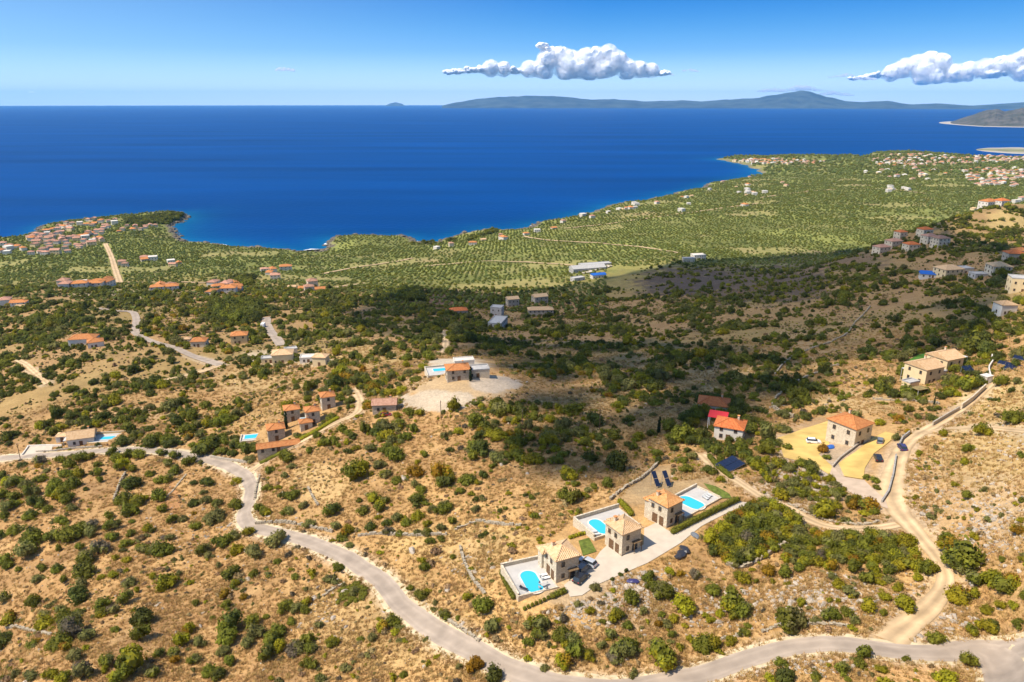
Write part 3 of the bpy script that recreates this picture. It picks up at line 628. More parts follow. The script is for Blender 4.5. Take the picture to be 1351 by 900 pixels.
# ---------------------------------------------------------------- clouds
def ico(sub):
    bm = bmesh.new(); bmesh.ops.create_icosphere(bm, subdivisions=sub, radius=1)
    v = np.array([tuple(p.co) for p in bm.verts]); f = [tuple(q.index for q in p.verts) for p in bm.faces]; bm.free(); return v, f
ICO2 = ico(2); ICO1 = ico(1); ICO3 = ico(3)
def thin_cloud(name, a):
    m = mat(name, (.80,.80,.80,1), 1, .0, .02, .001); N = m.node_tree.nodes; L = m.node_tree.links
    t = N.new('ShaderNodeBsdfTransparent'); x = N.new('ShaderNodeMixShader'); x.inputs[0].default_value = a
    L.new(N['Principled BSDF'].outputs[0], x.inputs[1]); L.new(t.outputs[0], x.inputs[2]); L.new(x.outputs[0], N['Material Output'].inputs['Surface'])
thin_cloud('cloud_white', .6); thin_cloud('cloud_thin', .62)
SHADE = [(455,418),(515,380),(610,389),(700,384),(765,374),(880,346),(1000,339),(1110,329),(1200,303),(1290,306),(1400,335),(1400,415),(1290,438),(1150,472),(1050,452),(950,446),(850,448),(705,446),(575,448)]
FRINGE = [(640,448),(705,446),(850,448),(950,446),(1050,452),(1150,480),(1200,466),(1165,500),(1120,525),(1060,560),(960,600),(880,570),(810,515),(730,480),(660,462)]
def cloud_over(name, label, outline, n, r0, r1, zc, seed, edge=True):
    p = hit([a for a, b_ in outline], [b_ for a, b_ in outline])[:, :2]
    rg = np.random.RandomState(seed); lo = p.min(0); hi = p.max(0); V = []; F = []; k = 0; c = 0
    while c < n:
        q = lo+(hi-lo)*rg.rand(2)
        if not inside(p, q[0], q[1]): continue
        r = rg.uniform(r0, r1)
        if edge: r = min(r, max(12, float(dist_line(np.concatenate([p, p[:1]]), np.array([q[0]]), np.array([q[1]]))[0])*1.05))
        c += 1; zz = zc+rg.uniform(-60, 60); g = 110.0
        w = Vector((q[0], q[1], g))+S*((zz-g)/S.z)
        v, f = ICO2; nn = 1+.25*vnoise(v[:, 0]*2+c, v[:, 1]*2+v[:, 2], seed)
        V.append(np.array(w)+v*nn[:, None]*np.array([r, r, r*.6])); F += [tuple(i+k for i in t) for t in f]; k += len(v)
    o = add(name, raw_mesh(name, np.concatenate(V), F, [M['cloud_white' if edge else 'cloud_thin']], smooth=True))
    md = o.modifiers.new('r', 'REMESH'); md.mode = 'VOXEL'; md.voxel_size = 6 if edge else 4
    dg = bpy.context.evaluated_depsgraph_get(); me2 = bpy.data.meshes.new_from_object(o.evaluated_get(dg)); o.modifiers.clear(); o.data = me2
    if not me2.materials: me2.materials.append(M['cloud_white' if edge else 'cloud_thin'])
    return tag(o, label, 'cloud') if edge else tag(o, label, kind='stuff')
cloud_over('cloud', 'broad cumulus cloud overhead whose shadow darkens the middle slope', SHADE, 900, 26, 75, 1480, 3)
cloud_over('cloudlets', 'thin broken cloudlets overhead dappling the slope', FRINGE, 420, 5, 12, 1480, 4, False)
def veil_mat(name='cloud_veil', dmax=.006):
    m = bpy.data.materials.new(name); m.use_nodes = True; N = m.node_tree.nodes; L = m.node_tree.links; N.remove(N['Principled BSDF'])
    v = N.new('ShaderNodeVolumePrincipled'); v.inputs['Color'].default_value = (.98,.98,.99,1); v.inputs['Anisotropy'].default_value = .2
    tc = N.new('ShaderNodeTexCoord'); nz = N.new('ShaderNodeTexNoise'); nz.inputs['Scale'].default_value = .004; nz.inputs['Detail'].default_value = 4; L.new(tc.outputs['Object'], nz.inputs['Vector'])
    mr = N.new('ShaderNodeMapRange'); mr.inputs['From Min'].default_value = .38; mr.inputs['From Max'].default_value = .62; mr.inputs['To Max'].default_value = dmax; L.new(nz.outputs['Fac'], mr.inputs['Value']); L.new(mr.outputs[0], v.inputs['Density'])
    L.new(v.outputs[0], N['Material Output'].inputs['Volume']); m.cycles.volume_step_rate = .25; return m
VEIL = veil_mat(); WISP = veil_mat('cloud_wisp', .009)
CUM = mat('cumulus', (.98,.98,.98,1), 1, 0, .002, .001, trans=.06)
HOR = H0/2-FPX*math.tan(PITCH)
def noise3(p, seed):
    i = np.floor(p).astype(np.int64); f = p-i; f = f*f*(3-2*f)
    def h(a, b_, c):
        v = (a*374761393+b_*668265263+c*2147483647+seed*1442695041) & 0xffffffff; v = ((v ^ (v >> 13))*1274126177) & 0xffffffff; return ((v ^ (v >> 16)) & 0xffff)/32767.5-1
    r = 0
    for dx in (0, 1):
        for dy in (0, 1):
            for dz in (0, 1): r = r+h(i[:, 0]+dx, i[:, 1]+dy, i[:, 2]+dz)*(f[:, 0] if dx else 1-f[:, 0])*(f[:, 1] if dy else 1-f[:, 1])*(f[:, 2] if dz else 1-f[:, 2])
    return r
def cumulus(label, dist, puffs, seed, group=None, core=True):
    # puffs: photo x, y, radius in photo pixels, all at one distance
    rg = np.random.RandomState(seed); cx = np.mean([p[0] for p in puffs]); d = rays(cx, 138.0); az = math.atan2(d[0], d[1]); s2 = dist/FPX/math.cos(az)
    base = min(CAM_Z+(HOR-(y+r*.45))*s2 for x, y, r in puffs)
    root = empty('cloud', (math.sin(az)*dist/math.cos(az), dist, base), -az, label, 'cloud', group)
    def blob(name, grow, vox, m, fine):
        V = []; F = []; k = 0; rr_ = np.random.RandomState(seed)
        for (x, y, r) in puffs:
            small = r < 7.5
            for j in range(18 if small else 10):
                q = 0 if j == 0 else 1; n = rr_.normal(size=3); n /= np.linalg.norm(n); n[2] = abs(n[2]) if rr_.rand() < .8 else n[2]*.4
                R0 = r*s2
                if small:
                    n = n*np.array([1.9, 1.2, .55])*rr_.uniform(.5, 1); rr = R0*(.62 if j == 0 else rr_.uniform(.2, .5))*grow; sq = np.array([1.35, 1.2, .75])
                else: rr = R0*(1.0 if j == 0 else rr_.uniform(.35, .6))*grow; sq = np.ones(3)
                c = np.array([(x-cx)*s2, 0, CAM_Z+(HOR-y)*s2-base])+q*n*R0*(.6 if not small else 1)
                v, f = ICO2; w = c+v*rr*sq
                low = w[:, 2] < .25*R0; w[:, 2] = np.where(low, .25*R0+(w[:, 2]-.25*R0)*.35, w[:, 2])
                V.append(w); F += [tuple(i+k for i in t) for t in f]; k += len(v)
        o = add(name, raw_mesh(name, np.concatenate(V), F, [m]), root)
        md = o.modifiers.new('r', 'REMESH'); md.mode = 'VOXEL'; md.voxel_size = vox; sm_ = o.modifiers.new('s', 'SMOOTH'); sm_.factor = .5; sm_.iterations = 12
        dg = bpy.context.evaluated_depsgraph_get(); me2 = bpy.data.meshes.new_from_object(o.evaluated_get(dg)); o.modifiers.clear()
        if fine:
            co = np.empty(len(me2.vertices)*3, np.float32); me2.vertices.foreach_get('co', co); co = co.reshape(-1, 3); no = np.empty_like(co.ravel()); me2.vertices.foreach_get('normal', no); no = no.reshape(-1, 3)
            dsp = 0
            for wl, am in ((12, 4.0), (6, 2.2), (3.0, 1.4), (1.6, .8)):
                dsp = dsp+(.5-np.abs(noise3(co/(wl*s2), seed+int(wl))))*am*s2
            co += no*(dsp*np.clip(.35+no[:, 2]*.9, .15, 1))[:, None]; me2.vertices.foreach_set('co', co.ravel()); me2.polygons.foreach_set('use_smooth', np.ones(len(me2.polygons), bool))
        me2.materials.clear(); me2.materials.append(m); o.data = me2
    if core: blob('core', .80, s2*.6, CUM, True)
    blob('veil', 1.3, s2*1.6, VEIL if core else WISP, False)
    return root
cumulus('large white cumulus cloud with a flat grey base above the far mountains', 42000, [(600,101,4),(612,100,5),(625,98,7),(640,97,7),(652,95,9),(668,96,8),(684,99,7),(700,96,9),(713,96,9),(722,85,11),(716,71,6),(727,75,7),(738,80,9),(748,90,14),(762,95,14),(770,84,11),(782,82,10),(797,79,10),(806,88,12),(790,95,14),(822,96,10),(836,97,9),(850,98,8),(862,102,6),(820,104,8),(745,102,10),(775,104,10),(720,101,8)], 3)
cumulus('white cumulus cloud trailing a long grey tail to one side', 50000, [(1196,104,8),(1208,99,9),(1220,94,8),(1232,91,8),(1243,95,9),(1228,102,11),(1240,108,10),(1228,113,8),(1258,106,9),(1270,104,9),(1285,101,9),(1298,98,8),(1310,97,9),(1322,90,9),(1334,88,8),(1345,93,11),(1360,92,12),(1375,95,12),(1340,104,9),(1318,106,8),(1295,108,7),(1365,107,9),(1182,107,6),(1170,109,5),(1158,110,4)], 4)
cumulus('small flat white cloud over the open sea', 60000, [(370,99,3),(377,98,4),(384,98,3.5),(390,99.5,2.5),(362,101,1.6)], 5, None, False)
for k, (x, y, r) in enumerate(((45,125,2.6),(60,125.5,1.6),(110,125,2.0),(184,123.5,2.2))): cumulus('tiny pale cloud low over the open sea horizon', 70000, [(x-r,y+.5,r*.7),(x,y,r),(x+r,y+.4,r*.8),(x+2*r,y+.6,r*.5)], 6+k, 'tiny clouds over the sea horizon', False)
cumulus('small pale cloud resting on the mountain peak', 62000, [(1046,121,4),(1054,119,5),(1063,120,4.5),(1072,121.5,3.5),(1082,123,3)], 17, None, False); cumulus('pale cloud bank left of the mountain peak', 62000, [(1004,123,3.5),(1012,122,4.5),(1021,121.5,4.5),(1030,122.5,3.5)], 18, None, False); cumulus('pale cloud bank right of the mountain peak', 62000, [(1090,126,3.5),(1098,125,4.5),(1107,126,4),(1118,128,3)], 19, None, False)
cumulus('thin grey scrap of cloud near the long cloud tail', 52000, [(1095,108,2.6),(1104,107,3.6),(1112,105,3),(1120,108,2.5)], 20, None, False); cumulus('grey scrap of cloud where the long tail ends', 52000, [(1132,109.5,3.4),(1139,110,3.8),(1146,110.5,3.2)], 21, None, False); cumulus('small grey scrap right of the large cumulus', 52000, [(902,99,2.6),(909,98.5,3.2),(916,100,2.4)], 22, None, False); cumulus('grey tail fragment of the large cumulus', 52000, [(868,103,2.8),(876,102.5,3.4),(884,104,2.6)], 23, None, False)
# ---------------------------------------------------------------- haze: the air between here and the far coast
hb = MB().box(-66500, 66500, -3000, 76500, -16, 1290)
hm = bpy.data.materials.new('haze'); hm.use_nodes = True; N = hm.node_tree.nodes; N.remove(N['Principled BSDF'])
hv = N.new('ShaderNodeVolumePrincipled'); hv.inputs['Color'].default_value = (.26,.62,1,1); hv.inputs['Density'].default_value = 1.3e-5; hv.inputs['Anisotropy'].default_value = .0
hm.node_tree.links.new(hv.outputs[0], N['Material Output'].inputs['Volume'])
tag(hb.build('haze', hm), 'thin blue sea haze', kind='stuff')
print('sky', round(time.time()-T0, 1))
# ---------------------------------------------------------------- builders for houses
def uv_roof(me):
    uv = me.uv_layers.new(name='UVMap')
    for p in me.polygons:
        n = p.normal; h = Vector((0, 0, 1)).cross(n)
        h = h.normalized() if h.length > 1e-4 else Vector((1, 0, 0)); s = n.cross(h)
        for li in p.loop_indices:
            co = me.vertices[me.loops[li].vertex_index].co; uv.data[li].uv = (co.dot(h), co.dot(s))
    return me
def hip_mb(b, x0, x1, y0, y1, z, rise, over=.45, th=.16, gable=False):
    x0 -= over; x1 += over; y0 -= over; y1 += over; w = x1-x0; d = y1-y0; e = [(x0,y0,z),(x1,y0,z),(x1,y1,z),(x0,y1,z)]
    if w >= d: k = 0 if gable else d/2; r0 = (x0+k, (y0+y1)/2, z+rise); r1 = (x1-k, (y0+y1)/2, z+rise); fs = [(e[0],e[1],r1,r0),(e[1],e[2],r1),(e[2],e[3],r0,r1),(e[3],e[0],r0)]
    else: k = 0 if gable else w/2; r0 = ((x0+x1)/2, y0+k, z+rise); r1 = ((x0+x1)/2, y1-k, z+rise); fs = [(e[0],e[1],r0),(e[1],e[2],r1,r0),(e[2],e[3],r1),(e[3],e[0],r0,r1)]
    for f in fs: b.poly(f)
    lo = [(p[0], p[1], z-th) for p in e]
    for i in range(4): j = (i+1) % 4; b.poly((lo[i], lo[j], e[j], e[i]))
    b.poly(lo[::-1])
    # ridge and hip cap tiles stand proud
    caps = [(r0, r1)] if gable else [(r0, r1)]+[(e[i], r0 if (i in (0, 3) if w >= d else i in (0, 1)) else r1) for i in range(4)]
    for p, q in caps:
        p = Vector(p); q = Vector(q)
        if (q-p).length > .3: b.tube(p+Vector((0, 0, .03)), q+Vector((0, 0, .03)), .13, .13, 5)
    return b
WIN_F = {}; 
def window_meshes(w, h, shut, deep=True):
    k = (w, h, shut, deep)
    if k in WIN_F: return WIN_F[k]
    b = MB(); t = .09
    b.box(-w/2-t, w/2+t, -.09, .02, h, h+t); b.box(-w/2-t, w/2+t, -.14, .02, -t, 0); b.box(-w/2-t, -w/2, -.09, .02, 0, h); b.box(w/2, w/2+t, -.09, .02, 0, h)
    b.box(-.03, .03, -.06, .02, 0, h)
    fr = b.mesh('window_frame', M['wood'] if not shut else M['shutter'])
    pn = MB().box(-w/2, w/2, -.035, .015, 0, h).mesh('pane', M['glass'])
    sh = None
    if shut:
        c = MB().box(-w/4, w/4, -.05, .02, 0, h)
        for i in range(5): c.box(-w/4+.05, w/4-.05, -.075, -.045, h*(i+.15)/5, h*(i+.7)/5)
        sh = c.mesh('shutter', M[shut])
    WIN_F[k] = (fr, pn, sh); return WIN_F[k]
def put_window(root, x, y, z, rz, w=.95, h=1.25, shut=None, far=False):
    fr, pn, sh = window_meshes(w, h, shut)
    o = add('window', fr, root, (x, y, z), rz); add('pane', pn, o)
    if sh and not far:
        for s in (-1, 1): add('shutter', sh, o, (s*(w/2+w/4+.1), 0, 0))
    return o
DOORS = {}
def put_door(root, x, y, z, rz, w=1.1, h=2.2, m='shutter', arch=False):
    k = (w, h, m, arch)
    if k not in DOORS:
        b = MB(); c = MB()
        if arch:
            pts = [(-w/2, 0), (w/2, 0), (w/2, h*.65)]+[(w/2*math.cos(t), h*.65+h*.35*math.sin(t)) for t in np.linspace(.3, math.pi-.3, 6)]+[(-w/2, h*.65)]
            n = len(pts); b.poly([(p[0], -.04, p[1]) for p in pts])
            for i in range(n): j = (i+1) % n; b.poly([(pts[j][0], -.04, pts[j][1]), (pts[i][0], -.04, pts[i][1]), (pts[i][0], .02, pts[i][1]), (pts[j][0], .02, pts[j][1])])
        else: b.box(-w/2, w/2, -.05, .02, 0, h); b.box(-w/2-.1, -w/2, -.08, .02, 0, h+.1); b.box(w/2, w/2+.1, -.08, .02, 0, h+.1); b.box(-w/2, w/2, -.08, .02, h, h+.1)
        c.box(w/2-.2, w/2-.1, -.1, -.05, .95, 1.05)
        DOORS[k] = (b.mesh('door', M[m]), c.mesh('handle', M['steel']))
    o = add('door', DOORS[k][0], root, (x, y, z), rz); add('handle', DOORS[k][1], o); return o
SIDE = {'f': 0, 'r': R(90), 'b': R(180), 'l': R(-90)}
def side_pos(side, x0, x1, y0, y1, t):
    return {'f': (x0+(x1-x0)*t, y0), 'r': (x1, y0+(y1-y0)*t), 'b': (x1-(x1-x0)*t, y1), 'l': (x0, y1-(y1-y0)*t)}[side]
def wins(root, x0, x1, y0, y1, spec, far=False, shut=None):
    for (s, t, z, w, h) in spec:
        x, y = side_pos(s, x0, x1, y0, y1, t); put_window(root, x, y, z, SIDE[s], w, h, shut, far)
def auto_spec(x0, x1, y0, y1, floors, fh, sides='flr', rg=None):
    out = []
    for s in sides:
        ln = (x1-x0) if s in 'fb' else (y1-y0); n = max(1, int(ln/3.6))
        for fl in range(floors):
            for i in range(n):
                if s == 'f' and fl == 0 and i == n//2: continue
                out.append((s, (i+.5)/n, fl*fh+1.0, .85, 1.15))
    return out
def chimney(root, x, y, z0, z1, m='pale_stone'):
    c = MB().box(x-.3, x+.3, y-.3, y+.3, z0, z1).build('chimney', M[m], root)
    MB().box(x-.4, x+.4, y-.4, y+.4, z1+.002, z1+.12).build('chimney_cap', M['tile_orange'], c)
def house(name, label, px, py, rot, w, d, h, roof='hip', rise=None, tile='tile_orange', wall='stone', floors=2, sides='flr', cat='house', group=None, chim=True, shut=None, door=True, over=.4, far=False, pos=None):
    p = hit(px, py) if pos is None else pos
    root = empty(name, (p[0], p[1], p[2]), R(rot), label, cat, group)
    x0, x1, y0, y1 = -w/2, w/2, -d/2, d/2
    MB().box(x0, x1, y0, y1, -2.0, h).build('wall', M[wall], root)
    rise = rise if rise is not None else min(w, d)*.22
    if roof == 'flat':
        b = MB(); b.box(x0-.1, x1+.1, y0-.1, y0+.2, h+.002, h+.5); b.box(x0-.1, x1+.1, y1-.2, y1+.1, h+.002, h+.5); b.box(x0-.1, x0+.2, y0+.2, y1-.2, h+.002, h+.5); b.box(x1-.2, x1+.1, y0+.2, y1-.2, h+.002, h+.5); b.box(x0+.2, x1-.2, y0+.2, y1-.2, h+.002, h+.1)
        b.build('roof', M['concrete'] if wall != 'plaster' else M['plaster'], root)
    else:
        o = add('roof', uv_roof(hip_mb(MB(), x0, x1, y0, y1, h+.02, rise, over, gable=(roof == 'gable')).mesh('roof', M[tile])), root)
        if roof == 'gable':
            b = MB()
            if w >= d:
                for x in (x0+.01, x1-.01): b.poly([(x, y0, h-.1), (x, y1, h-.1), (x, 0, h+rise-.12)])
            else:
                for y in (y0+.01, y1-.01): b.poly([(x0, y, h-.1), (x1, y, h-.1), (0, y, h+rise-.12)])
            b.build('gable', M[wall], root)
        if chim: chimney(o, x1-w*.25, y1-d*.3, h, h+rise+.6)
    wins(root, x0, x1, y0, y1, auto_spec(x0, x1, y0, y1, floors, h/floors, sides), far, shut)
    if door: put_door(root, *side_pos('f', x0, x1, y0, y1, .5), 0, 0)
    return root
# ---------------------------------------------------------------- pools, terraces, furniture
def oval(L, W, n=28):
    r = W/2; s = L/2-r; pts = []
    for t in np.linspace(-math.pi/2, math.pi/2, n//2): pts.append((r*math.cos(t)*1.0, s+0+r*math.sin(t)+0))
    a = [(r*math.cos(t), s+r*math.sin(t)) for t in np.linspace(0, math.pi, n//2)]; b = [(r*math.cos(t), -s+r*math.sin(t)) for t in np.linspace(math.pi, 2*math.pi, n//2)]
    return a+b
def pool(label, loc, rz, L, W, rect=False, group=None):
    root = empty('swimming_pool', loc, rz, label, 'pool', group)
    ring = [(-W/2, -L/2), (W/2, -L/2), (W/2, L/2), (-W/2, L/2)] if rect else oval(L, W)
    out = [(x*(1+.7/W), y*(1+.7/L)) for x, y in ring]; n = len(ring); b = MB()
    for i in range(n):
        j = (i+1) % n
        b.poly([(*ring[i], .12), (*out[i], .12), (*out[j], .12), (*ring[j], .12)]); b.poly([(*out[i], -.05), (*out[j], -.05), (*out[j], .12), (*out[i], .12)]); b.poly([(*ring[j], -.1), (*ring[i], -.1), (*ring[i], .12), (*ring[j], .12)])
    b.build('coping', M['plaster'], root)
    MB().poly([(*p, .07) for p in ring]).build('water', M['pool_water'], root)
    return root
def lounger(label, loc, rz, m='white_paint', group=None):
    r = empty('sun_lounger', loc, rz, label, 'lounger', group)
    b = MB().box(-.34, .34, -.95, .95, .26, .32)
    b.build('frame', M['steel'], r)
    for x in (-.3, .3):
        for y in (-.85, .7): MB().box(x-.03, x+.03, y-.03, y+.03, 0, .258).build('leg', M['steel'], r)
    MB().box(-.32, .32, -.93, .35, .322, .40).build('mattress', M[m], r)
    MB().hexa([(-.32,.35,.322),(.32,.35,.322),(.32,.9,.62),(-.32,.9,.62),(-.32,.31,.40),(.32,.31,.40),(.32,.86,.70),(-.32,.86,.70)]).build('backrest', M[m], r)
    return r
def table_set(loc, rz, where):
    t = empty('patio_table', loc, rz, 'small dark patio table on '+where, 'table')
    MB().tube((0,0,.70), (0,0,.74), .55, .55, 14).build('tabletop', M['concrete'], t); MB().tube((0,0,.03), (0,0,.70), .05, .05, 8).build('stem', M['concrete'], t); MB().tube((0,0,0), (0,0,.03), .3, .3, 12).build('base', M['concrete'], t)
    for k in range(4):
        a = rz+k*math.pi/2+.4; c = empty('patio_chair', (loc[0]+math.cos(a)*.95, loc[1]+math.sin(a)*.95, loc[2]), a+math.pi/2, 'dark patio chair around the table on '+where, 'chair', 'chairs on '+where)
        MB().box(-.23,.23,-.23,.23,.42,.46).build('seat', M['concrete'], c); MB().box(-.23,.23,-.25,-.21,.461,.9).build('backrest', M['concrete'], c)
        for x in (-.2,.2):
            for y in (-.2,.2): MB().box(x-.02,x+.02,y-.02,y+.02,0,.418).build('leg', M['concrete'], c)
def terrace(label, O, rot, x0, x1, y0, y1, para, ztop=.06, deep=3.6, wall='pale_stone'):
    r = empty('pool_terrace', O, rot, label, 'terrace'); t = .35
    MB().box(x0+t, x1-t, y0+t, y1-t, ztop-.25, ztop).build('slab', M['terrace'], r)
    seg = {'f': (x0, x1, y0, y0+t), 'b': (x0, x1, y1-t, y1), 'l': (x0, x0+t, y0+t, y1-t), 'r': (x1-t, x1, y0+t, y1-t)}
    for s, q in seg.items():
        MB().box(*q, -deep, ztop+para.get(s, .004)).build('retaining_wall', M[wall], r)
        if para.get(s, 0) > .3: MB().box(q[0]-.04, q[1]+.04, q[2]-.04, q[3]+.04, ztop+para[s]+.002, ztop+para[s]+.09+.002*'fblr'.index(s)).build('coping', M['pale_stone'], r)
    return r
VW, VD = 5.3, 5.8
def villa(px, py, rot, who, tile, wing):
    p = hit(px, py); root = empty('villa', tuple(p), R(rot), who, 'house', 'square stone villas along the paved drive')
    MB().box(0, VW, 0, VD, -2, 5.6).build('wall', M['pale_stone'], root)
    rf = add('roof', uv_roof(hip_mb(MB(), 0, VW, 0, VD, 5.62, 1.25, .38).mesh('roof', M[tile])), root)
    chimney(rf, 1.4, 4.2, 5.6, 7.3)
    MB().box(*wing, -2, 4.4).build('wing_wall', M['pale_stone'], root)
    add('wing_roof', uv_roof(hip_mb(MB(), wing[0], wing[1], wing[2]-.8, wing[3], 4.42, 1.0, .4).mesh('roof', M[tile])), root)
    wins(root, 0, VW, 0, VD, [('f', .3, 3.7, .65, 1.0), ('f', .3, 1.0, .6, .9), ('l', .25, 3.6, .7, 1.0), ('l', .62, 3.6, .7, 1.0), ('r', .3, 3.6, .8, 1.2), ('r', .7, 3.6, .8, 1.2), ('r', .3, 1.0, .8, 1.2), ('b', .3, 3.5, .8, 1.2)])
    put_door(root, 3.7, 0, 0, 0, 1.5, 2.3, 'dark_metal', True); put_door(root, 0, 3.6, 0, R(-90), 1.3, 2.2, 'shutter'); put_door(root, 0, 1.6, 0, R(-90), 1.0, 2.2, 'shutter')
    MB().box(2.6, 4.9, -1.1, -.02, 2.75, 2.83).build('canopy', M['wood'], root)
    for x in (2.7, 4.8): MB().box(x-.06, x+.06, -1.06, -.94, -.4, 2.748).build('post', M['wood'], root)
    return root, p
def onto(px, py, z):
    q = on_level(px, py, z); return (float(q[0]), float(q[1]), z)
# ---------------------------------------------------------------- cars
def car(label, px, py, rot, m, big=False, pos=None):
    p = hit(px, py) if pos is None else pos; r = empty('parked_car', (p[0], p[1], p[2]+.14), R(rot), label, 'car')
    L = 2.15; Wd = .88; hs = 1.08 if big else 1.0
    low = [(-L,.32),(-L,.72),(-L+.12,.86),(-L+.35,.92),(L-1.15,.92),(L-.3,.78),(L,.62),(L,.32)]
    b = MB(); n = len(low)
    for s in (-1, 1):
        q = [(x, s*(Wd if .3 < z < .85 else Wd-.07), z*hs) for x, z in low]; b.poly(q if s < 0 else q[::-1])
    for i in range(n):
        j = (i+1) % n; f = lambda s, k: (low[k][0], s*(Wd if .3 < low[k][1] < .85 else Wd-.07), low[k][1]*hs)
        b.poly([f(-1, j), f(-1, i), f(1, i), f(1, j)])
    body = b.build('body', M[m], r)
    up = [(-L+.12,.90),(-L+.5,1.42),(.35,1.46),(1.15,.91)]
    g = MB()
    for s in (-1, 1):
        q = [(x, s*(Wd-.07 if z < 1 else Wd-.22), z*hs) for x, z in up]; g.poly(q if s < 0 else q[::-1])
    for i in (0, 2):
        j = i+1; f = lambda s, k: (up[k][0], s*(Wd-.07 if up[k][1] < 1 else Wd-.22), up[k][1]*hs); g.poly([f(-1, j), f(-1, i), f(1, i), f(1, j)])
    g.build('windows', M['glass'], r)
    MB().hexa([(-L+.47,-.68,1.415*hs),(.38,-.68,1.455*hs),(.38,.68,1.455*hs),(-L+.47,.68,1.415*hs),(-L+.6,-.6,1.47*hs),(.25,-.6,1.51*hs),(.25,.6,1.51*hs),(-L+.6,.6,1.47*hs)]).build('roof', M[m], r)
    for x in (-1.3, 1.32):
        for s in (-1, 1):
            w = MB().tube((0, -.11, 0), (0, .11, 0), .33, .33, 14).build('wheel', M['tyre'], r, (x, s*.80, .33-.14*0)); MB().tube((0, -.12, 0), (0, .12, 0), .2, .2, 10).build('rim', M['steel'], w)
    for s in (-1, 1):
        MB().hexa([(L-.16,s*.62-.17,.58),(L+.015,s*.62-.17,.58),(L+.015,s*.62+.17,.58),(L-.16,s*.62+.17,.58),(L-.28,s*.62-.17,.72),(L-.1,s*.62-.17,.70),(L-.1,s*.62+.17,.70),(L-.28,s*.62+.17,.72)]).build('headlight', M['lamp_glass'], r)
        MB().box(-L-.015, -L+.1, s*.68-.12, s*.68+.12, .6*hs, .78*hs).build('tail_light', M['lamp_red'], r)
        MB().box(.75, .95, s*.93-.06, s*.93+.06, .93, 1.05).build('mirror', M[m], r)
    return r
# ---------------------------------------------------------------- dry stone walls, poles, panels
def stone_wall(label, px, h=.9, t=.5, m='wall_stone', tidy=False, seed=1, cap=None):
    p = hit([a for a, b in px], [b for a, b in px])[:, :2]; q = smooth_line(p, 1.0) if not tidy else np.concatenate([a+(b-a)*np.linspace(0, 1, max(2, int(np.hypot(*(b-a))/1.0)), endpoint=False)[:, None] for a, b in zip(p[:-1], p[1:])]+[p[-1:]])
    far = np.hypot(*p[0]) > 330; step = .55 if not far else 1.1
    L = np.r_[0, np.cumsum(np.hypot(*np.diff(q, axis=0).T))]; n = int(L[-1]/step); rg = random.Random(seed)
    s = (np.arange(n)+.5)*step; cx = np.interp(s, L, q[:, 0]); cy = np.interp(s, L, q[:, 1]); z = height(cx, cy)
    j = 0 if tidy else 1; b = MB()
    for i in range(n):
        a = math.atan2(cy[min(i+1, n-1)]-cy[max(i-1, 0)], cx[min(i+1, n-1)]-cx[max(i-1, 0)]); ca, sa = math.cos(a), math.sin(a)
        for k in range(2 if not tidy else 1):
            if j and rg.random() < (.3 if k else .1): continue
            hl = step*.5*(1.04 if tidy else rg.uniform(.8, 1.1)); ht = t*.5*(1 if tidy else rg.uniform(.7, 1.15)); z0 = z[i]-.4+k*(.4+h*.5); z1 = z[i]+(h if tidy else h*(.52 if k == 0 else rg.uniform(.8, 1.12)))
            P = []
            for zz in (z0, z1):
                for (u, v) in ((-1,-1),(1,-1),(1,1),(-1,1)):
                    x = u*hl+j*rg.uniform(-.08,.08); y = v*ht+j*rg.uniform(-.08,.08); P.append((cx[i]+x*ca-y*sa-cx[0], cy[i]+x*sa+y*ca-cy[0], zz+j*rg.uniform(-.05,.05)-z[0]))
            b.hexa(P)
    o = b.build('stone_wall', M[m], None, (cx[0], cy[0], z[0])); return tag(o, label, 'wall')
def pole(label, px, py, h=7.5):
    p = hit(px, py); r = empty('utility_pole', tuple(p), rnd.uniform(0, 3), label, 'pole')
    MB().tube((0,0,-.5), (0,0,h), .15, .11, 8).build('shaft', M['wood'], r); MB().box(-.8, .8, -.05, .05, h-.6, h-.48).build('crossarm', M['wood'], r)
    for x in (-.7, 0, .7): MB().tube((x,0,h-.478), (x,0,h-.3), .05, .04, 6).build('insulator', M['white_paint'], r)
def panel_array(label, px, py, rot, cols, rows, tilt=30, group=None, loc=None, s=1.0):
    p = hit(px, py) if loc is None else loc; r = empty('solar_panel', tuple(p), R(rot), label, 'solar panel', group); ct, st = math.cos(R(tilt)), math.sin(R(tilt)); hgt = .55
    for i in range(cols):
        for k in range(rows):
            x0 = (i-cols/2)*1.05*s; y0 = k*1.7*s
            f = lambda x, y, e: (x, y*ct-e*st, hgt+y*st+e*ct)
            MB().hexa([f(x0,y0,0),f(x0+s,y0,0),f(x0+s,y0+1.62*s,0),f(x0,y0+1.62*s,0),f(x0,y0,.05),f(x0+s,y0,.05),f(x0+s,y0+1.62*s,.05),f(x0,y0+1.62*s,.05)]).build('panel', M['solar'], r)
    Lx = cols*1.05*s/2
    for x in (-Lx+.1, Lx-.1):
        for y in (.15, rows*1.7*s-.25): MB().box(x-.05, x+.05, y*ct-.05, y*ct+.05, -.5, hgt+y*st-.03).build('leg', M['steel'], r)
    MB().box(-Lx, Lx, -.03, .03, hgt-.06, hgt-.005).build('rail', M['steel'], r)
    return r
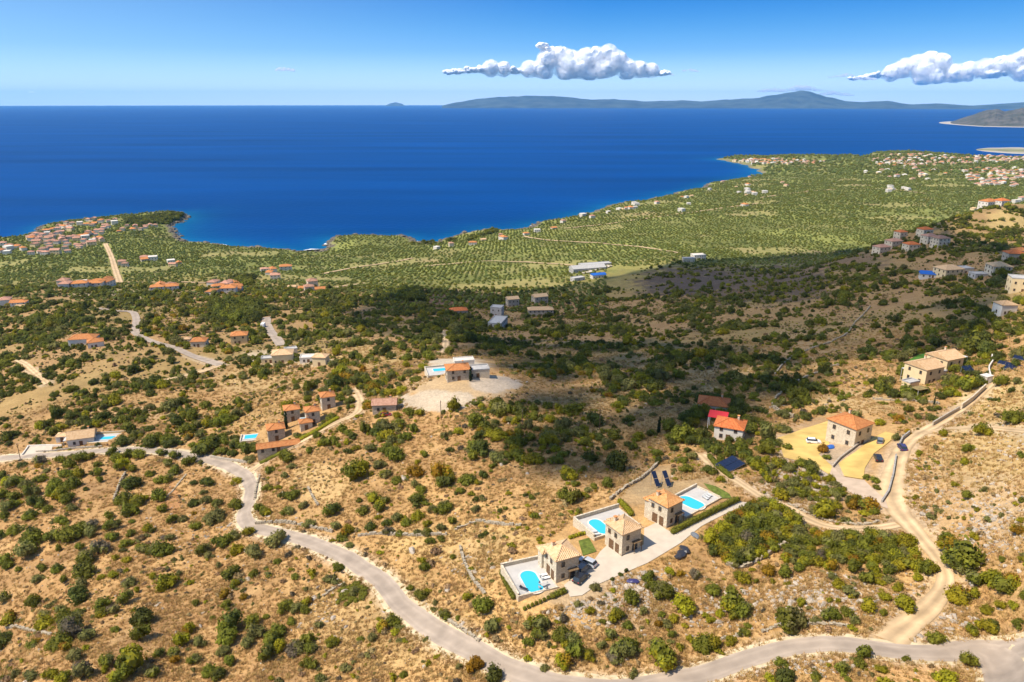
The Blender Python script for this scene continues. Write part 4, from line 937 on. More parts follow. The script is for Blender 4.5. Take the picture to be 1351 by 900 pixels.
# ---------------------------------------------------------------- the three villas on the paved drive
def at_local(p, rot, x, y, z):
    c_, s_ = math.cos(R(rot)), math.sin(R(rot)); return (p[0]+x*c_-y*s_, p[1]+x*s_+y*c_, p[2]+z)
v1, p1 = villa(733.5, 770, 24, 'stone villa with tan tiled roof beside the two parked cars', 'tile_tan', (-.5, 3.2, 5.81, 7.6))
terrace('pool terrace with grey sunbathing deck next to the villa with parked cars', tuple(p1), R(20), -9.0, -.05, -1.6, 9.4, {'l': .55, 'b': .8, 'f': .25})
pz = p1[2]+.06
pool('turquoise oval pool beside the villa with parked cars', at_local(p1, 20, -4.6, 2.2, .06), R(18), 7.6, 3.5)
dk = empty('sun_deck', at_local(p1, 20, -7.5, .6, .06), R(20), 'grey square sunbathing deck in the terrace corner', 'deck')
for k in range(7): MB().box(-1.0, 1.0, -1.75+k*.5, -1.28+k*.5, .0, .16).build('plank', M['concrete'], dk)
lounger('dark lounger on the grey sunbathing deck', at_local(p1, 20, -7.2, .2, .22), R(60), 'dark_metal')
lounger('white lounger beside the oval pool under the house wall', at_local(p1, 20, -1.6, 3.2, .06), R(110)); lounger('second white lounger beside the oval pool under the house wall', at_local(p1, 20, -1.5, 2.1, .06), R(110))
table_set(at_local(p1, 20, -3.0, -.3, .06), .3, 'the terrace with the grey deck')
v2, p2 = villa(820, 734, 32, 'stone villa with tan tiled roof casting its shadow on open paving', 'tile_tan', (2.4, 5.3, 5.81, 7.6))
terrace('walled pool terrace behind the middle villa', tuple(p2), R(28), -1.6, 11.5, 8.2, 17.2, {'l': .9, 'b': .9, 'f': .3})
pool('turquoise pool half hidden behind the middle villa', at_local(p2, 28, 2.4, 11.9, .06), R(28), 6.6, 3.2)
for k in range(2): lounger(('white' if k == 0 else 'second white')+' lounger on the walled terrace of the middle villa', at_local(p2, 28, -.3, 10.6-1.2*k, .06), R(100), 'tarpaulin')
v3, p3 = villa(879, 697, 38, 'stone villa with orange tiled roof next to the two dark solar panels', 'tile_mid', (.4, 3.4, 5.81, 7.2))
terrace('pool terrace behind the long clipped hedge', tuple(p3), R(40), 7.2, 21.5, -.2, 7.6, {'b': .7, 'r': .3, 'f': .15, 'l': .1})
pool('turquoise kidney shaped pool behind the long clipped hedge', at_local(p3, 40, 13.6, 3.2, .06), R(40), 7.0, 4.0)
for k in range(3): lounger(('white', 'second white', 'third white')[k]+' lounger on the terrace behind the hedge', at_local(p3, 40, 18+k*1.0, 2.2+.2*k, .06), R(30), 'tarpaulin')
for k, (a, b_) in enumerate(((868.5, 644), (883, 643.5))): panel_array(('tilted dark solar panel array by the bare brown field', 'tilted dark solar panel array next to the white shed')[k], a, b_, 20, 1, 2, 45, s=1.25)
car('black car parked nose out before the first villa', 766.5, 765.5, 52, 'car_black'); car('silver car parked close to the villa and the small lawn', 775, 745, 142, 'car_silver'); car('dark grey car in the shade of the villa wall', 769, 753, 52, 'car_grey')
# covered things on the slope by the drive
def heap(label, px, py, m, s, seed):
    p = hit(px, py); rg = np.random.RandomState(seed); v, f = ICO2; w = v*(1+.3*vnoise(v[:, 0]*2+seed, v[:, 1]*2+v[:, 2]*3, seed))[:, None]*np.array([1.5, .9, .55])*s; w[:, 2] = np.maximum(w[:, 2], -.2*s)
    return tag(add('tarpaulin_heap', raw_mesh('tarpaulin_heap', w, f, [M[m]]), None, (p[0], p[1], p[2]+.15*s), seed), label, 'heap')
heap('heap under black tarpaulin on the rubble by the drive', 898, 733, 'dark_metal', 1.3, 1); heap('second heap under black tarpaulin on the rubble by the drive', 904, 727, 'dark_metal', 1.1, 2); heap('blue grey tarpaulin heap among white rocks', 836, 768, 'car_blue', .9, 3); heap('grey tarpaulin heap by the paved drive', 917, 707, 'car_grey', .9, 5)
# ---------------------------------------------------------------- square stone house on the ochre courtyard
h = house('stone_house', 'large square stone house with orange hipped roof on the ochre courtyard', 1118, 582, 33, 8.4, 9.4, 6.8, tile='tile_orange', wall='pale_stone', floors=2, rise=2.0)
car('white car on the ochre courtyard left of the square house', 1073, 585, -12, 'car_white', True); car('dark car parked against the garden by the ochre drive', 1161, 584, 60, 'car_grey'); car('dark blue car parked on the pale track', 1190, 593, 80, 'car_blue', True); car('black van shaped car in the rock garden below the square house', 1158, 607, 75, 'car_black', True)
heap('blue and white covered boat beside the square house', 1095, 591, 'blue_sheet', 1.2, 7)
# ---------------------------------------------------------------- two orange roofed houses among the dark trees
house('house', 'white house with broad orange roof sunk among dark trees', 941, 541, -18, 10.5, 8, 3.4, tile='tile_red', wall='plaster', floors=1)
house('house', 'white house with orange roof and red sheet porch', 962, 576, -24, 8.5, 7.6, 4.6, tile='tile_red', wall='plaster', floors=2)
r = empty('porch_roof', tuple(hit(946, 566)+np.array([0, 0, 4.6])), R(-24), 'bright red sheet roof beside the orange tiled house', 'roof')
MB().hexa([(-3,-2,0),(3,-2,0),(3,2,.9),(-3,2,.9),(-3,-2,.1),(3,-2,.1),(3,2,1.0),(-3,2,1.0)]).build('sheet', M['red_sheet'], r)
for x in (-2.8, 2.8):
    for y, t in ((-1.8, 0), (1.8, .8)): MB().box(x-.08, x+.08, y-.08, y+.08, -5.5, t).build('post', M['white_paint'], r)
panel_array('flat dark solar array behind the hedge', 972, 620, 40, 6, 2, 12, s=1.3)
# ---------------------------------------------------------------- ochre villas above the bright green field
house('villa', 'ochre villa with orange roof and terrace awning above the hedge', 1216, 502, 24, 9.5, 9.5, 6.6, 'gable', tile='tile_tan', wall='cream', floors=2)
house('villa', 'ochre villa with orange gable behind its twin', 1243, 489, 24, 9.5, 9.5, 6.6, 'gable', tile='tile_tan', wall='cream', floors=2)
house('annex', 'low ochre annex with flat roof between the twin villas', 1231, 499, 24, 6, 6, 3.4, 'flat', wall='cream', floors=1)
house('annex', 'small ochre annex below the terrace awning', 1200, 512, 24, 5, 3.5, 2.8, 'flat', wall='cream', floors=1, door=False)
def slab_roof(label, px, py, z, rot, w, d, m='steel', hh=2.6):
    p = hit(px, py); r = empty('flat_canopy', (p[0], p[1], p[2]+z), R(rot), label, 'canopy')
    MB().box(-w/2, w/2, -d/2, d/2, 0, .14).build('sheet', M[m], r)
    for x in (-w/2+.15, w/2-.15):
        for y in (-d/2+.15, d/2-.15): MB().box(x-.08, x+.08, y-.08, y+.08, -z-.8, -.002).build('post', M['concrete'], r)
slab_roof('white flat canopy on the left flank of the ochre villa', 1202, 503, 4.4, 24, 3.2, 7.5, 'tarpaulin'); slab_roof('white flat canopy between the twin ochre villas', 1234, 483, 4.4, 24, 3, 6, 'tarpaulin'); slab_roof('grey flat canopy right of the twin ochre villas', 1258, 480, 4.2, 24, 3, 9, 'tarpaulin')
slab_roof('brown thatched shade roof below the ochre villa', 1212, 521, 2.6, 20, 5, 3.4, 'dry_brush')
panel_array('tilted solar panels in the garden of the ochre villas', 1281, 493, 15, 4, 2, 30)
for k, (a, b_) in enumerate(((1331, 489), (1337, 486), (1350, 477))): panel_array(('short dark solar panel row on the straw hillside', 'long dark solar panel row on the straw hillside', 'dark solar panel row at the top of the straw hillside')[k], a, b_, -52, (3, 9, 6)[k], 1, 25, s=1.15)
gp = hit(1300, 506)
g = empty('gate_pillar', tuple(gp), R(25), 'white gate house at the end of the pale track', 'gate'); MB().box(-1.6, 1.6, -1.2, 1.2, -.5, 3).build('wall', M['plaster'], g); MB().box(-1.8, 1.8, -1.4, 1.4, 3.002, 3.2).build('roof', M['plaster'], g); put_door(g, 0, -1.2, 0, 0, 1.4, 2.3, 'white_paint')
# ---------------------------------------------------------------- hilltop house with gravel mound
house('house', 'stone house with orange roof on the gravel mound', 604, 499, 12, 9.5, 7.5, 5.0, tile='tile_orange', wall='stone', floors=2, rise=1.4)
house('annex', 'low flat annex right of the house on the gravel mound', 629, 496, 12, 10, 6, 3.6, 'flat', wall='pale_stone', floors=1)
house('annex', 'flat white annex behind the house on the gravel mound', 612, 483, 12, 9, 5, 3.2, 'flat', wall='plaster', floors=1, door=False)
q = hit(585, 491); terrace('white pool terrace left of the house on the gravel mound', tuple(q), R(14), -7.5, 8, -5, 6, {'l': .5, 'f': .3, 'b': .6}, .5, 3); pool('long pale pool on the white terrace above the gravel mound', (q[0]+.4, q[1]+1.8, q[2]+.56), R(-76), 10, 3.4, True)
# ---------------------------------------------------------------- cluster of tall narrow houses beside the side road
W1 = 'stone'
house('house', 'tall narrow stone house with orange roof, highest of its row', 433, 537, 22, 5.4, 5.6, 5.6, wall='pale_stone', tile='tile_orange')
house('house', 'tall narrow house with orange roof beside a small blue pool', 413, 557, 22, 5.2, 5.4, 5.7, wall='pale_stone', tile='tile_orange')
house('house', 'low orange roofed outbuilding below the narrow house', 404, 565, 22, 4.5, 4.0, 3.2, wall='pale_stone', tile='tile_orange', floors=1)
house('house', 'stone house with orange roof shaded by a cypress', 386, 553, 22, 5.8, 5.4, 5.2, wall='stone', tile='tile_orange')
house('house', 'stone house with orange roof behind the rectangular pool', 365, 578, 22, 6.2, 5.8, 5.0, wall='stone', tile='tile_orange')
house('garage', 'long low stone garage with orange roof by the road bend', 368, 594, 18, 15, 4.5, 2.6, 'gable', wall='stone', tile='tile_orange', floors=1, chim=False, rise=1.0)
q = hit(335, 577); terrace('pool terrace beside the stone house with the cypress', tuple(q), R(14), -5, 7, -4, 3, {'l': .4, 'f': .3}, .3, 2.6); pool('rectangular blue pool in front of the clipped shrubs', (q[0], q[1], q[2]+.36), R(-76), 7, 3.6, True)
q = hit(401, 556); pool('small blue pool between the narrow houses', (q[0], q[1], q[2]+.4), R(10), 5, 3, True)
car('dark red car under the row of roadside trees', 509, 549, 5, 'car_red')
house('house', 'ruined stone house with brown roof among round trees', 508, 541, 5, 9, 6, 3.4, 'gable', tile='tile_old', wall='stone', floors=1, rise=1.5)
# ---------------------------------------------------------------- house on the left road
house('house', 'long low white house with tan roof by the left road', 110, 583, 20, 10, 8, 3.4, 'gable', tile='tile_tan', wall='plaster', floors=1, rise=2.2)
house('annex', 'small white annex with tan roof beside the long low house', 85, 581, 10, 5, 4, 2.8, tile='tile_tan', wall='plaster', floors=1, chim=False)
slab_roof('white flat canopy before the long low house', 100, 586, 2.8, 15, 8, 4, 'tarpaulin')
q = hit(139, 579); terrace('small pool terrace with orange wall beside the long low house', tuple(q), R(8), -6, 7, -4, 5, {'b': .8, 'l': .3}, .3, 2.4, 'ochre'); pool('small blue pool beside the long low house', (q[0]+1, q[1], q[2]+.36), R(-80), 6, 3, True)
# ---------------------------------------------------------------- houses farther down the slope
FARH = [ # px, py, rot, w, d, h, roof, tile, wall, label
 (112,454,10,16,10,5,'hip','tile_orange','plaster','white villa with sprawling orange roof in the scrub'),(127,457,30,9,8,4,'hip','tile_orange','plaster','lower orange roofed wing beside the sprawling white villa'),
 (264,456,8,9,8,4,'hip','tile_orange','pale_stone','cottage with orange roof in a green garden by the lane'),(247,452,5,5,4,3,'hip','tile_tan','plaster','small pale hut beside the garden cottage'),
 (317,452,14,10,8,6,'hip','tile_orange','ochre','square ochre house with orange roof below the lane'),
 (374,477,12,11,9,5.5,'hip','tile_tan','cream','cream house with tan roof on a terraced plot'),(358,478,12,10,5,3,'flat','tile_tan','cream','flat cream annex on the terraced plot'),(384,466,25,7,5,3,'flat','tile_tan','pale_stone','flat stone annex behind the cream house'),
 (424,481,-6,7,6,5,'hip','tile_tan','cream','small cream house beside a blue pool'),(408,477,8,9,6,3,'flat','tile_tan','plaster','flat white terrace house next to the small cream house'),
 (657,432,-14,10,20,6,'flat','tile_old','concrete','long grey flat roofed house on the shaded slope'),(656,416,-14,10,9,8,'flat','tile_old','concrete','upper grey block of the long flat roofed house'),
 (605,414,12,15,9,4,'hip','tile_red','stone','dark red roofed house among shaded trees'),
 (676,404,16,11,9,8,'gable','tile_tan','stone','narrow stone house with tan gable in the cloud shade'),(712,399,20,14,10,7,'gable','tile_tan','stone','stone house with tan roof highest on the shaded slope'),(713,416,4,22,9,6,'hip','tile_tan','stone','long stone house with tan roof in the cloud shade'),
 (775,357,18,48,16,5,'gable','concrete','concrete','long pale shed roof at the edge of the groves'),(785,352,18,46,12,5,'flat','tile_old','concrete','grey flat shed behind the long pale shed'),(789,366,18,18,9,4,'gable','blue_sheet','plaster','shed with bright blue roof beside the long pale sheds'),(762,370,30,16,9,4,'flat','tile_old','concrete','flat grey store below the pale sheds'),
 (921,341,10,18,14,6,'flat','tile_old','plaster','white flat house on the knoll above the groves'),(908,345,0,16,10,5,'flat','tile_old','pale_stone','low stone house on the knoll above the groves'),
 (1162,334,20,14,10,7,'hip','tile_pink','pale_stone','white house with faded red roof, lowest of the ridge hamlet'),(1178,326,20,14,10,7,'hip','tile_pink','pale_stone','white house with faded red roof in the ridge hamlet'),(1187,315,20,10,9,8,'hip','tile_red','pale_stone','tall house with red roof in the ridge hamlet'),(1201,331,10,12,10,7,'hip','tile_red','pale_stone','white house with bright red roof in the ridge hamlet'),
 (1219,312,14,12,10,8,'hip','tile_red','pale_stone','house with red roof at the top of the ridge hamlet'),(1225,320,14,12,10,7,'hip','tile_pink','pale_stone','white house with pink roof under the ridge hamlet top'),(1239,326,10,12,11,9,'hip','tile_old','pale_stone','tall white house with brown roof at the end of the ridge hamlet'),
 (1250,364,14,16,12,6,'hip','tile_tan','cream','cream house with tan roof between the hamlet and the track'),(1268,360,8,12,9,4,'flat','tile_tan','pale_stone','flat stone house beside the cream house'),(1229,366,-20,16,8,3,'gable','blue_sheet','plaster','building with bright blue roof panels'),
 (1316,361,-6,12,11,6,'hip','tile_tan','pale_stone','stone house with pale orange roof among dark trees'),(1337,342,-8,12,10,5,'hip','tile_red','stone','red roofed house in the dark grove on the hill'),(1345,338,8,10,9,5,'hip','tile_orange','stone','orange roofed house at the grove edge'),
 (1345,384,-20,12,10,8,'flat','tile_tan','cream','large ochre house with blue rooftop pool screen'),(1324,414,2,8,7,5.5,'hip','tile_tan','plaster','white house with small orange roof beside shrubs'),(1290,366,0,9,8,3,'flat','tile_tan','concrete','low grey hut among the hillside trees'),
 (1303,274,20,18,13,8,'hip','tile_orange','plaster','white house with orange roof on the sunny ridge'),(1312,270,0,15,12,8,'hip','tile_orange','plaster','orange roofed house behind the sunny ridge house'),(1320,272,20,14,12,7,'hip','tile_red','plaster','red roofed house on the sunny ridge'),(1340,268,10,15,12,8,'flat','tile_tan','plaster','white flat house on the sunny ridge'),(1348,265,10,14,12,9,'hip','tile_pink','plaster','pale house with pink roof on the sunny ridge'),(1284,278,30,12,10,6,'hip','tile_tan','cream','cream house with tan roof on the sunny ridge'),
]
for (a, b_, rot, w, d, hh, rf, tl, wl, lb) in FARH:
    house('house', lb, a, b_, rot, w, d, hh, rf, tile=tl, wall=wl, floors=max(1, int(hh/2.9)), far=True, chim=False, sides='flr')
truck = empty('delivery_truck', tuple(hit(347.5, 432)), R(95), 'white box truck parked on the grey lane', 'truck')
MB().box(-3.2, 1.6, -1.15, 1.15, .9, 3.4).build('cargo_box', M['white_paint'], truck); MB().hexa([(1.65,-1.1,.6),(3.3,-1.1,.6),(3.3,1.1,.6),(1.65,1.1,.6),(1.65,-1.05,2.6),(2.7,-1.05,2.6),(2.7,1.05,2.6),(1.65,1.05,2.6)]).build('cab', M['car_blue'], truck)
for x in (-2.2, 2.4):
    for y in (-1, 1): MB().tube((0,-.15,0), (0,.15,0), .48, .48, 12).build('wheel', M['tyre'], truck, (x, y, .48))
# ---------------------------------------------------------------- villages
def village_proto(i, w, d, hh, roof, tl, wl):
    x0, x1, y0, y1 = -w/2, w/2, -d/2, d/2
    wall = MB().box(x0, x1, y0, y1, -4, hh).mesh('wall', M[wl])
    rf = uv_roof(hip_mb(MB(), x0, x1, y0, y1, hh+.02, min(w, d)*.23, .4, gable=(roof == 'gable')).mesh('roof', M[tl])) if roof != 'flat' else MB().box(x0-.2, x1+.2, y0-.2, y1+.2, hh+.01, hh+.5).mesh('roof', M[wl])
    wn_ = MB()
    for s in (-1, 1):
        for k in range(3):
            x = x0+(k+.5)*w/3
            for fl in range(max(1, int(hh/2.9))): wn_.box(x-.5, x+.5, s*d/2-.06, s*d/2+.06, fl*2.9+1, fl*2.9+2.3)
    return wall, rf, wn_.mesh('windows', M['glass'])
PROTO = [village_proto(i, *a) for i, a in enumerate([(11,9,6,'hip','tile_pink','plaster'),(13,9,6.4,'gable','tile_pink','cream'),(9,9,7,'hip','tile_old','pale_stone'),(15,10,6,'hip','tile_orange','plaster'),(10,8,3.5,'gable','tile_orange','stone'),(12,11,7,'flat','tile_old','plaster'),(9,7,3.4,'gable','tile_tan','cream')])]
PDESC = ['white house with faded pink hipped roof','cream house with pink gabled roof','stone house with old brown roof','wide white house with orange roof','small stone house with orange gable','white flat roofed block','small cream house with tan gable']
HOUSE_XY = []
def settle(n, poly, where, seed, weights, gap=9.0, sc=(.8, 1.2)):
    rg = random.Random(seed); P = hit([a for a, b_ in poly], [b_ for a, b_ in poly])[:, :2]; lo = P.min(0); hi = P.max(0); got = 0; tries = 0
    while got < n and tries < 6000:
        tries += 1; x = rg.uniform(lo[0], hi[0]); y = rg.uniform(lo[1], hi[1])
        if not inside(P, x, y) or float(lat(SD, x, y)) < 8: continue
        if any((x-a)**2+(y-b_)**2 < gap*gap for a, b_ in HOUSE_XY): continue
        k = rg.choices(range(7), weights)[0]; z = float(height(x, y)); HOUSE_XY.append((x, y)); got += 1
        r = empty('house', (x, y, z), rg.choice((0, math.pi/2))+rg.gauss(.35, .22), PDESC[k]+' '+where, 'house', PDESC[k]+'s '+where); s = rg.uniform(*sc); r.scale = (s, s, s*rg.uniform(.85, 1.1))
        for nm, me in zip(('wall', 'roof', 'windows'), PROTO[k]): add(nm, me, r)
L1 = 'in the village on the near cape'
settle(78, [(-20,326),(30,320),(55,307),(80,297),(130,291),(160,291),(150,303),(135,312),(110,318),(60,326),(0,338)], L1, 1, [5,3,2,3,1,1,1], 11)
settle(26, [(40,336),(60,322),(100,314),(140,313),(138,325),(110,328),(80,338)], L1, 2, [5,3,2,2,1,1,1], 11)
settle(10, [(160,300),(200,296),(212,300),(180,306),(150,312)], L1, 3, [4,3,1,3,1,1,1], 14)
settle(12, [(75,382),(80,377),(120,372),(145,374),(140,379)], 'along the road below the near village', 4, [1,1,1,4,2,3,1], 10)
settle(8, [(155,352),(180,343),(240,345),(245,352),(190,356),(162,358)], 'beside the road junction on the plain', 5, [1,1,2,4,2,2,2], 11)
settle(7, [(210,377),(230,377),(228,385),(205,384)], 'in the grove below the lane junction', 6, [1,1,1,4,4,0,1], 10); settle(10, [(270,388),(280,375),(320,376),(318,386),(290,390)], 'in the wooded hamlet on the slope', 7, [1,1,1,5,3,0,1], 10); settle(6, [(342,358),(384,355),(384,366),(360,370)], 'at the edge of the olive plain', 8, [1,1,1,4,2,1,1], 11)
settle(4, [(5,402),(36,400),(30,408)], 'in the scrub beside the lowest lane', 9, [1,1,1,4,1,0,1], 12); settle(5, [(380,380),(410,378),(425,384),(395,388)], 'around the bare quarry patch', 10, [0,0,2,1,4,1,2], 12)
settle(10, [(560,332),(580,328),(660,312),(740,300),(700,310),(640,322)], 'scattered over the olive plain', 11, [1,1,1,2,1,3,2], 40)
settle(16, [(715,300),(740,295),(800,279),(870,266),(940,252),(960,248),(900,264),(800,286)], 'along the far shore', 12, [1,1,1,2,1,4,3], 14)
settle(10, [(972,254),(990,249),(1020,249),(1018,256),(980,260)], 'in the white cluster on the plain', 15, [2,2,0,1,0,6,2], 12); settle(8, [(1168,250),(1180,245),(1200,246),(1198,253),(1172,254)], 'in the walled cluster on the plain', 16, [1,2,1,1,0,5,3], 12); settle(10, [(900,245),(1000,232),(1100,232),(1150,240),(1100,262),(960,275),(850,300)], 'lone on the far olive plain', 18, [2,2,1,3,1,4,2], 60)
# the far town is a mass of roofs a few pixels across each: one object
TOWN = [(210, [(1150,212),(1170,206),(1200,203),(1260,208),(1351,206),(1351,214),(1280,216),(1200,221),(1160,219)]),(80, [(965,213),(1000,211),(1050,212),(1090,213),(1085,217),(1040,218),(985,219)]),(60, [(1120,228),(1200,222),(1300,222),(1351,222),(1351,252),(1300,250),(1240,240),(1180,236)]),(40, [(1270,230),(1351,226),(1351,242),(1300,246)])]
V = [[], [], []]; F = [[], [], []]; rg = random.Random(8)
tb = MB()
for n, poly in TOWN:
    P = hit([a for a, b_ in poly], [b_ for a, b_ in poly])[:, :2]; lo = P.min(0); hi = P.max(0); got = 0; tries = 0
    while got < n and tries < 9000:
        tries += 1; x = rg.uniform(lo[0], hi[0]); y = rg.uniform(lo[1], hi[1])
        if not inside(P, x, y) or float(lat(SD, x, y)) < 6 or any((x-a)**2+(y-b_)**2 < 260 for a, b_ in HOUSE_XY[-400:]): continue
        HOUSE_XY.append((x, y)); got += 1; z = float(height(x, y)); w = rg.uniform(5, 10); d = rg.uniform(4.5, 7); h_ = rg.choice((4, 6.5, 7, 9)); c_, s_ = math.cos(rg.gauss(.3, .4)), 0; a = rg.gauss(.3, .4); c_, s_ = math.cos(a), math.sin(a); T = lambda u, v, zz: (x+u*c_-v*s_, y+u*s_+v*c_, z+zz); ml = rg.choice((0, 0, 1)); mr = rg.choice((2, 2, 3, 4, 0))
        b8 = [T(-w,-d,-5),T(w,-d,-5),T(w,d,-5),T(-w,d,-5),T(-w,-d,h_),T(w,-d,h_),T(w,d,h_),T(-w,d,h_)]; tb.hexa(b8, ml)
        e = [T(-w-.5,-d-.5,h_+.05),T(w+.5,-d-.5,h_+.05),T(w+.5,d+.5,h_+.05),T(-w-.5,d+.5,h_+.05)]; r0 = T(-w+d,0,h_+d*.5); r1 = T(w-d*.8,0,h_+d*.5)
        for fc in ((e[0],e[1],r1,r0),(e[1],e[2],r1),(e[2],e[3],r0,r1),(e[3],e[0],r0)): tb.poly(fc, mr)
tm = tb.mesh('town_houses', [M['plaster'], M['cream'], M['tile_pink'], M['tile_orange'], M['tile_old']]); uv_roof(tm); tag(add('town_houses', tm), 'far town of white houses round the harbour', kind='stuff')
# ---------------------------------------------------------------- walls, poles
WALLS = [
 ('low dry stone wall round the bare brown field',[(805,660),(822,646),(845,633),(862,618),(872,609)],.9),('dry stone wall above the golden field by the first villa',[(600,700),(628,689),(648,691),(668,693),(690,694)],.8),
 ('dry stone wall along the upper edge of the golden field',[(472,708),(500,705),(540,707),(590,706)],.8),('long stone wall beside the asphalt road bend',[(337,692),(370,690),(400,694),(440,703)],1.0),
 ('tumbled stone wall descending beside the first villa',[(607,722),(612,740),(622,762),(640,785)],.7),('loose stone wall by the road below the first villa',[(585,815),(610,832),(635,848)],.7),
 ('white stone wall of the thicket corner',[(958,745),(975,750),(1000,741),(1020,728),(1040,717)],1.0),('grey stone wall on the left bottom slope',[(8,828),(25,828),(45,833),(68,838)],.7),
 ('long stone wall climbing the brown middle slope',[(1022,495),(1035,480),(1060,465),(1088,455),(1100,450),(1118,440),(1130,424),(1148,405)],1.0),('stone wall running below the ochre villas',[(1018,535),(1030,520),(1060,500),(1090,487),(1110,482)],1.0),
 ('short thick stone wall above the ochre courtyard',[(1018,538),(1030,545),(1048,552)],1.4),('dry stone wall beside the pale bend of the road',[(343,628),(338,645),(336,660)],.8),
 ('ruined stone wall between the shrubs below the road bend',[(406,643),(412,655),(420,668)],.8),('stone wall below the straw hillside',[(1151,527),(1180,529),(1210,530),(1240,534)],.9),
 ('stone edge of the garden above the lower track',[(1040,665),(1062,676),(1090,687),(1115,691),(1140,693),(1162,688)],.6),('rubble wall across the bottom slope',[(1005,835),(1030,826),(1080,824),(1120,827)],.6),
 ('thin stone wall on the slope over the main road',[(930,850),(960,842),(985,838)],.5),('pale stone wall on the far left field',[(215,660),(232,643),(246,626)],.4),('stone wall by the round clipped shrub',[(455,770),(440,778),(425,788)],.5),('old wall at the foot of the olive clump',[(150,662),(158,640),(166,625)],1.2)]
for i, (lb, px, hh) in enumerate(WALLS): stone_wall(lb, px, hh, .55, seed=i)
TW = [('high smooth garden wall along the pale track',[(1268,540),(1282,530),(1300,513)],2.0,'pale_stone'),('grey garden wall at the lower end of the pale track',[(1230,562),(1250,550),(1266,541)],1.4,'stone'),('dark stone wall at the ochre drive entrance',[(1186,590),(1190,581),(1200,573)],1.3,'grey_stone'),
      ('dark rail wall between the rock garden and the track',[(1163,664),(1172,650),(1178,628),(1182,602)],.9,'grey_stone'),('low stone wall at the road junction by the orange garage',[(278,604),(300,608),(330,611)],1.1,'stone'),('white curved garden wall above the ochre villas',[(1306,502),(1304,488),(1309,480),(1308,468)],1.6,'plaster'),
      ('low white wall before the left roadside house',[(30,601),(38,590),(62,589),(82,589)],.9,'plaster'),('stone wall at the yard of the left roadside house',[(48,597),(70,596),(100,592),(135,590)],.8,'stone'),('garden wall in front of the square stone house',[(1098,617),(1108,606),(1124,594),(1140,581)],.8,'stone')]
for i, (lb, px, hh, m) in enumerate(TW): stone_wall(lb, px, hh, .4, m, True, i)
pole('wooden utility pole beside the gravel mound', 582, 554); pole('wooden utility pole in the scrub between bushes', 689, 567); pole('wooden utility pole by the golden clearing', 791, 567); pole('wooden utility pole near the left end of the road', 27, 606)
print('buildings', round(time.time()-T0, 1))
# ---------------------------------------------------------------- plants
def crown(seed, lobes, leaves, tall=.85, leaf=.15, flat=False, core=True, narrow=False):
    rg = np.random.RandomState(seed); V = []; F = []; k = 0; LB = []
    for i in range(lobes):
        a = rg.uniform(0, 6.28); d = 0 if i == 0 else rg.uniform(.3, .78)
        r = rg.uniform(.28, .54) if i else .6
        z = rg.uniform(.30, .55)*tall/.85 if i else .62*tall/.85
        if narrow: d *= .15; r = .34*(1-.7*i/lobes); z = .3+i*(tall*2.2/lobes)
        LB.append((np.array([math.cos(a)*d, math.sin(a)*d, z]), np.array([r, r, r*rg.uniform(.75, 1.0)*(1.5 if narrow else 1)])))
    if core:
        for c, r in LB:
            v, f = ICO1; n = 1+.25*rg.uniform(-1, 1, (len(v), 1)); w = c+v*n*r*.78; w[:, 2] = np.maximum(w[:, 2], .03); V.append(w); F += [tuple(i+k for i in t) for t in f]; k += len(v)
    for i in range(leaves):
        c, r = LB[rg.randint(len(LB))]; n = rg.normal(size=3); n /= np.linalg.norm(n)
        if n[2] < -.5: n[2] = -n[2]
        p = c+n*r*rg.uniform(.74, 1.24)
        if p[2] < .02: p[2] = rg.uniform(.02, .2)
        u = np.cross(n, rg.normal(size=3)); u /= np.linalg.norm(u); w = np.cross(n, u); t = rg.uniform(-.7, .7); w = w*math.cos(t)+n*math.sin(t)
        s = leaf*rg.uniform(.6, 1.3); V.append(np.array([p-u*s*.5, p+w*s*.75, p+u*s*.5, p-w*s*.6+n*s*.15])); F.append((k, k+1, k+2, k+3)); k += 4
    return np.concatenate(V), F
def trunk_mesh(seed):
    rg = random.Random(seed); b = MB(); b.tube((0, 0, -.12), (rg.uniform(-.05, .05), rg.uniform(-.05, .05), .28), .085, .06, 7)
    for i in range(3):
        a = i*2.1+rg.random(); b.tube((0, 0, .2), (math.cos(a)*.32, math.sin(a)*.32, .6), .05, .02, 5)
    return b.mesh('trunk', M['bark'])
CROWNS = {}
SHAPES = [crown(s, l, n, t, lf) for s, l, n, t, lf in ((1,7,760,.85,.14),(2,9,860,.8,.13),(3,8,760,1.0,.14),(4,10,900,.72,.125),(5,6,640,.95,.15),(6,8,680,.85,.155))]
for kd in 'dgoya':
    for i, (v, f) in enumerate(SHAPES): CROWNS[kd, i] = raw_mesh('crown', v, f, [LEAF[kd]])
TRUNKS = [trunk_mesh(s) for s in range(3)]
MIX = {}
def two_tone(kd, ko, i, seed):           # crowns with a second foliage colour on one side, as many of the photo's shrubs have
    key = (kd, ko, i)
    if key not in MIX:
        v, f = SHAPES[i]; rg = np.random.RandomState(seed); d = rg.normal(size=3); d[2] = abs(d[2]); d /= np.linalg.norm(d)
        idx = [1 if (np.mean(v[list(t)], 0)-np.array([0, 0, .45]))@d+rg.uniform(-.25, .25) > .22 else 0 for t in f]
        MIX[key] = raw_mesh('crown', v, f, [LEAF[kd], LEAF[ko]], idx)
    return MIX[key]
TILES = {}
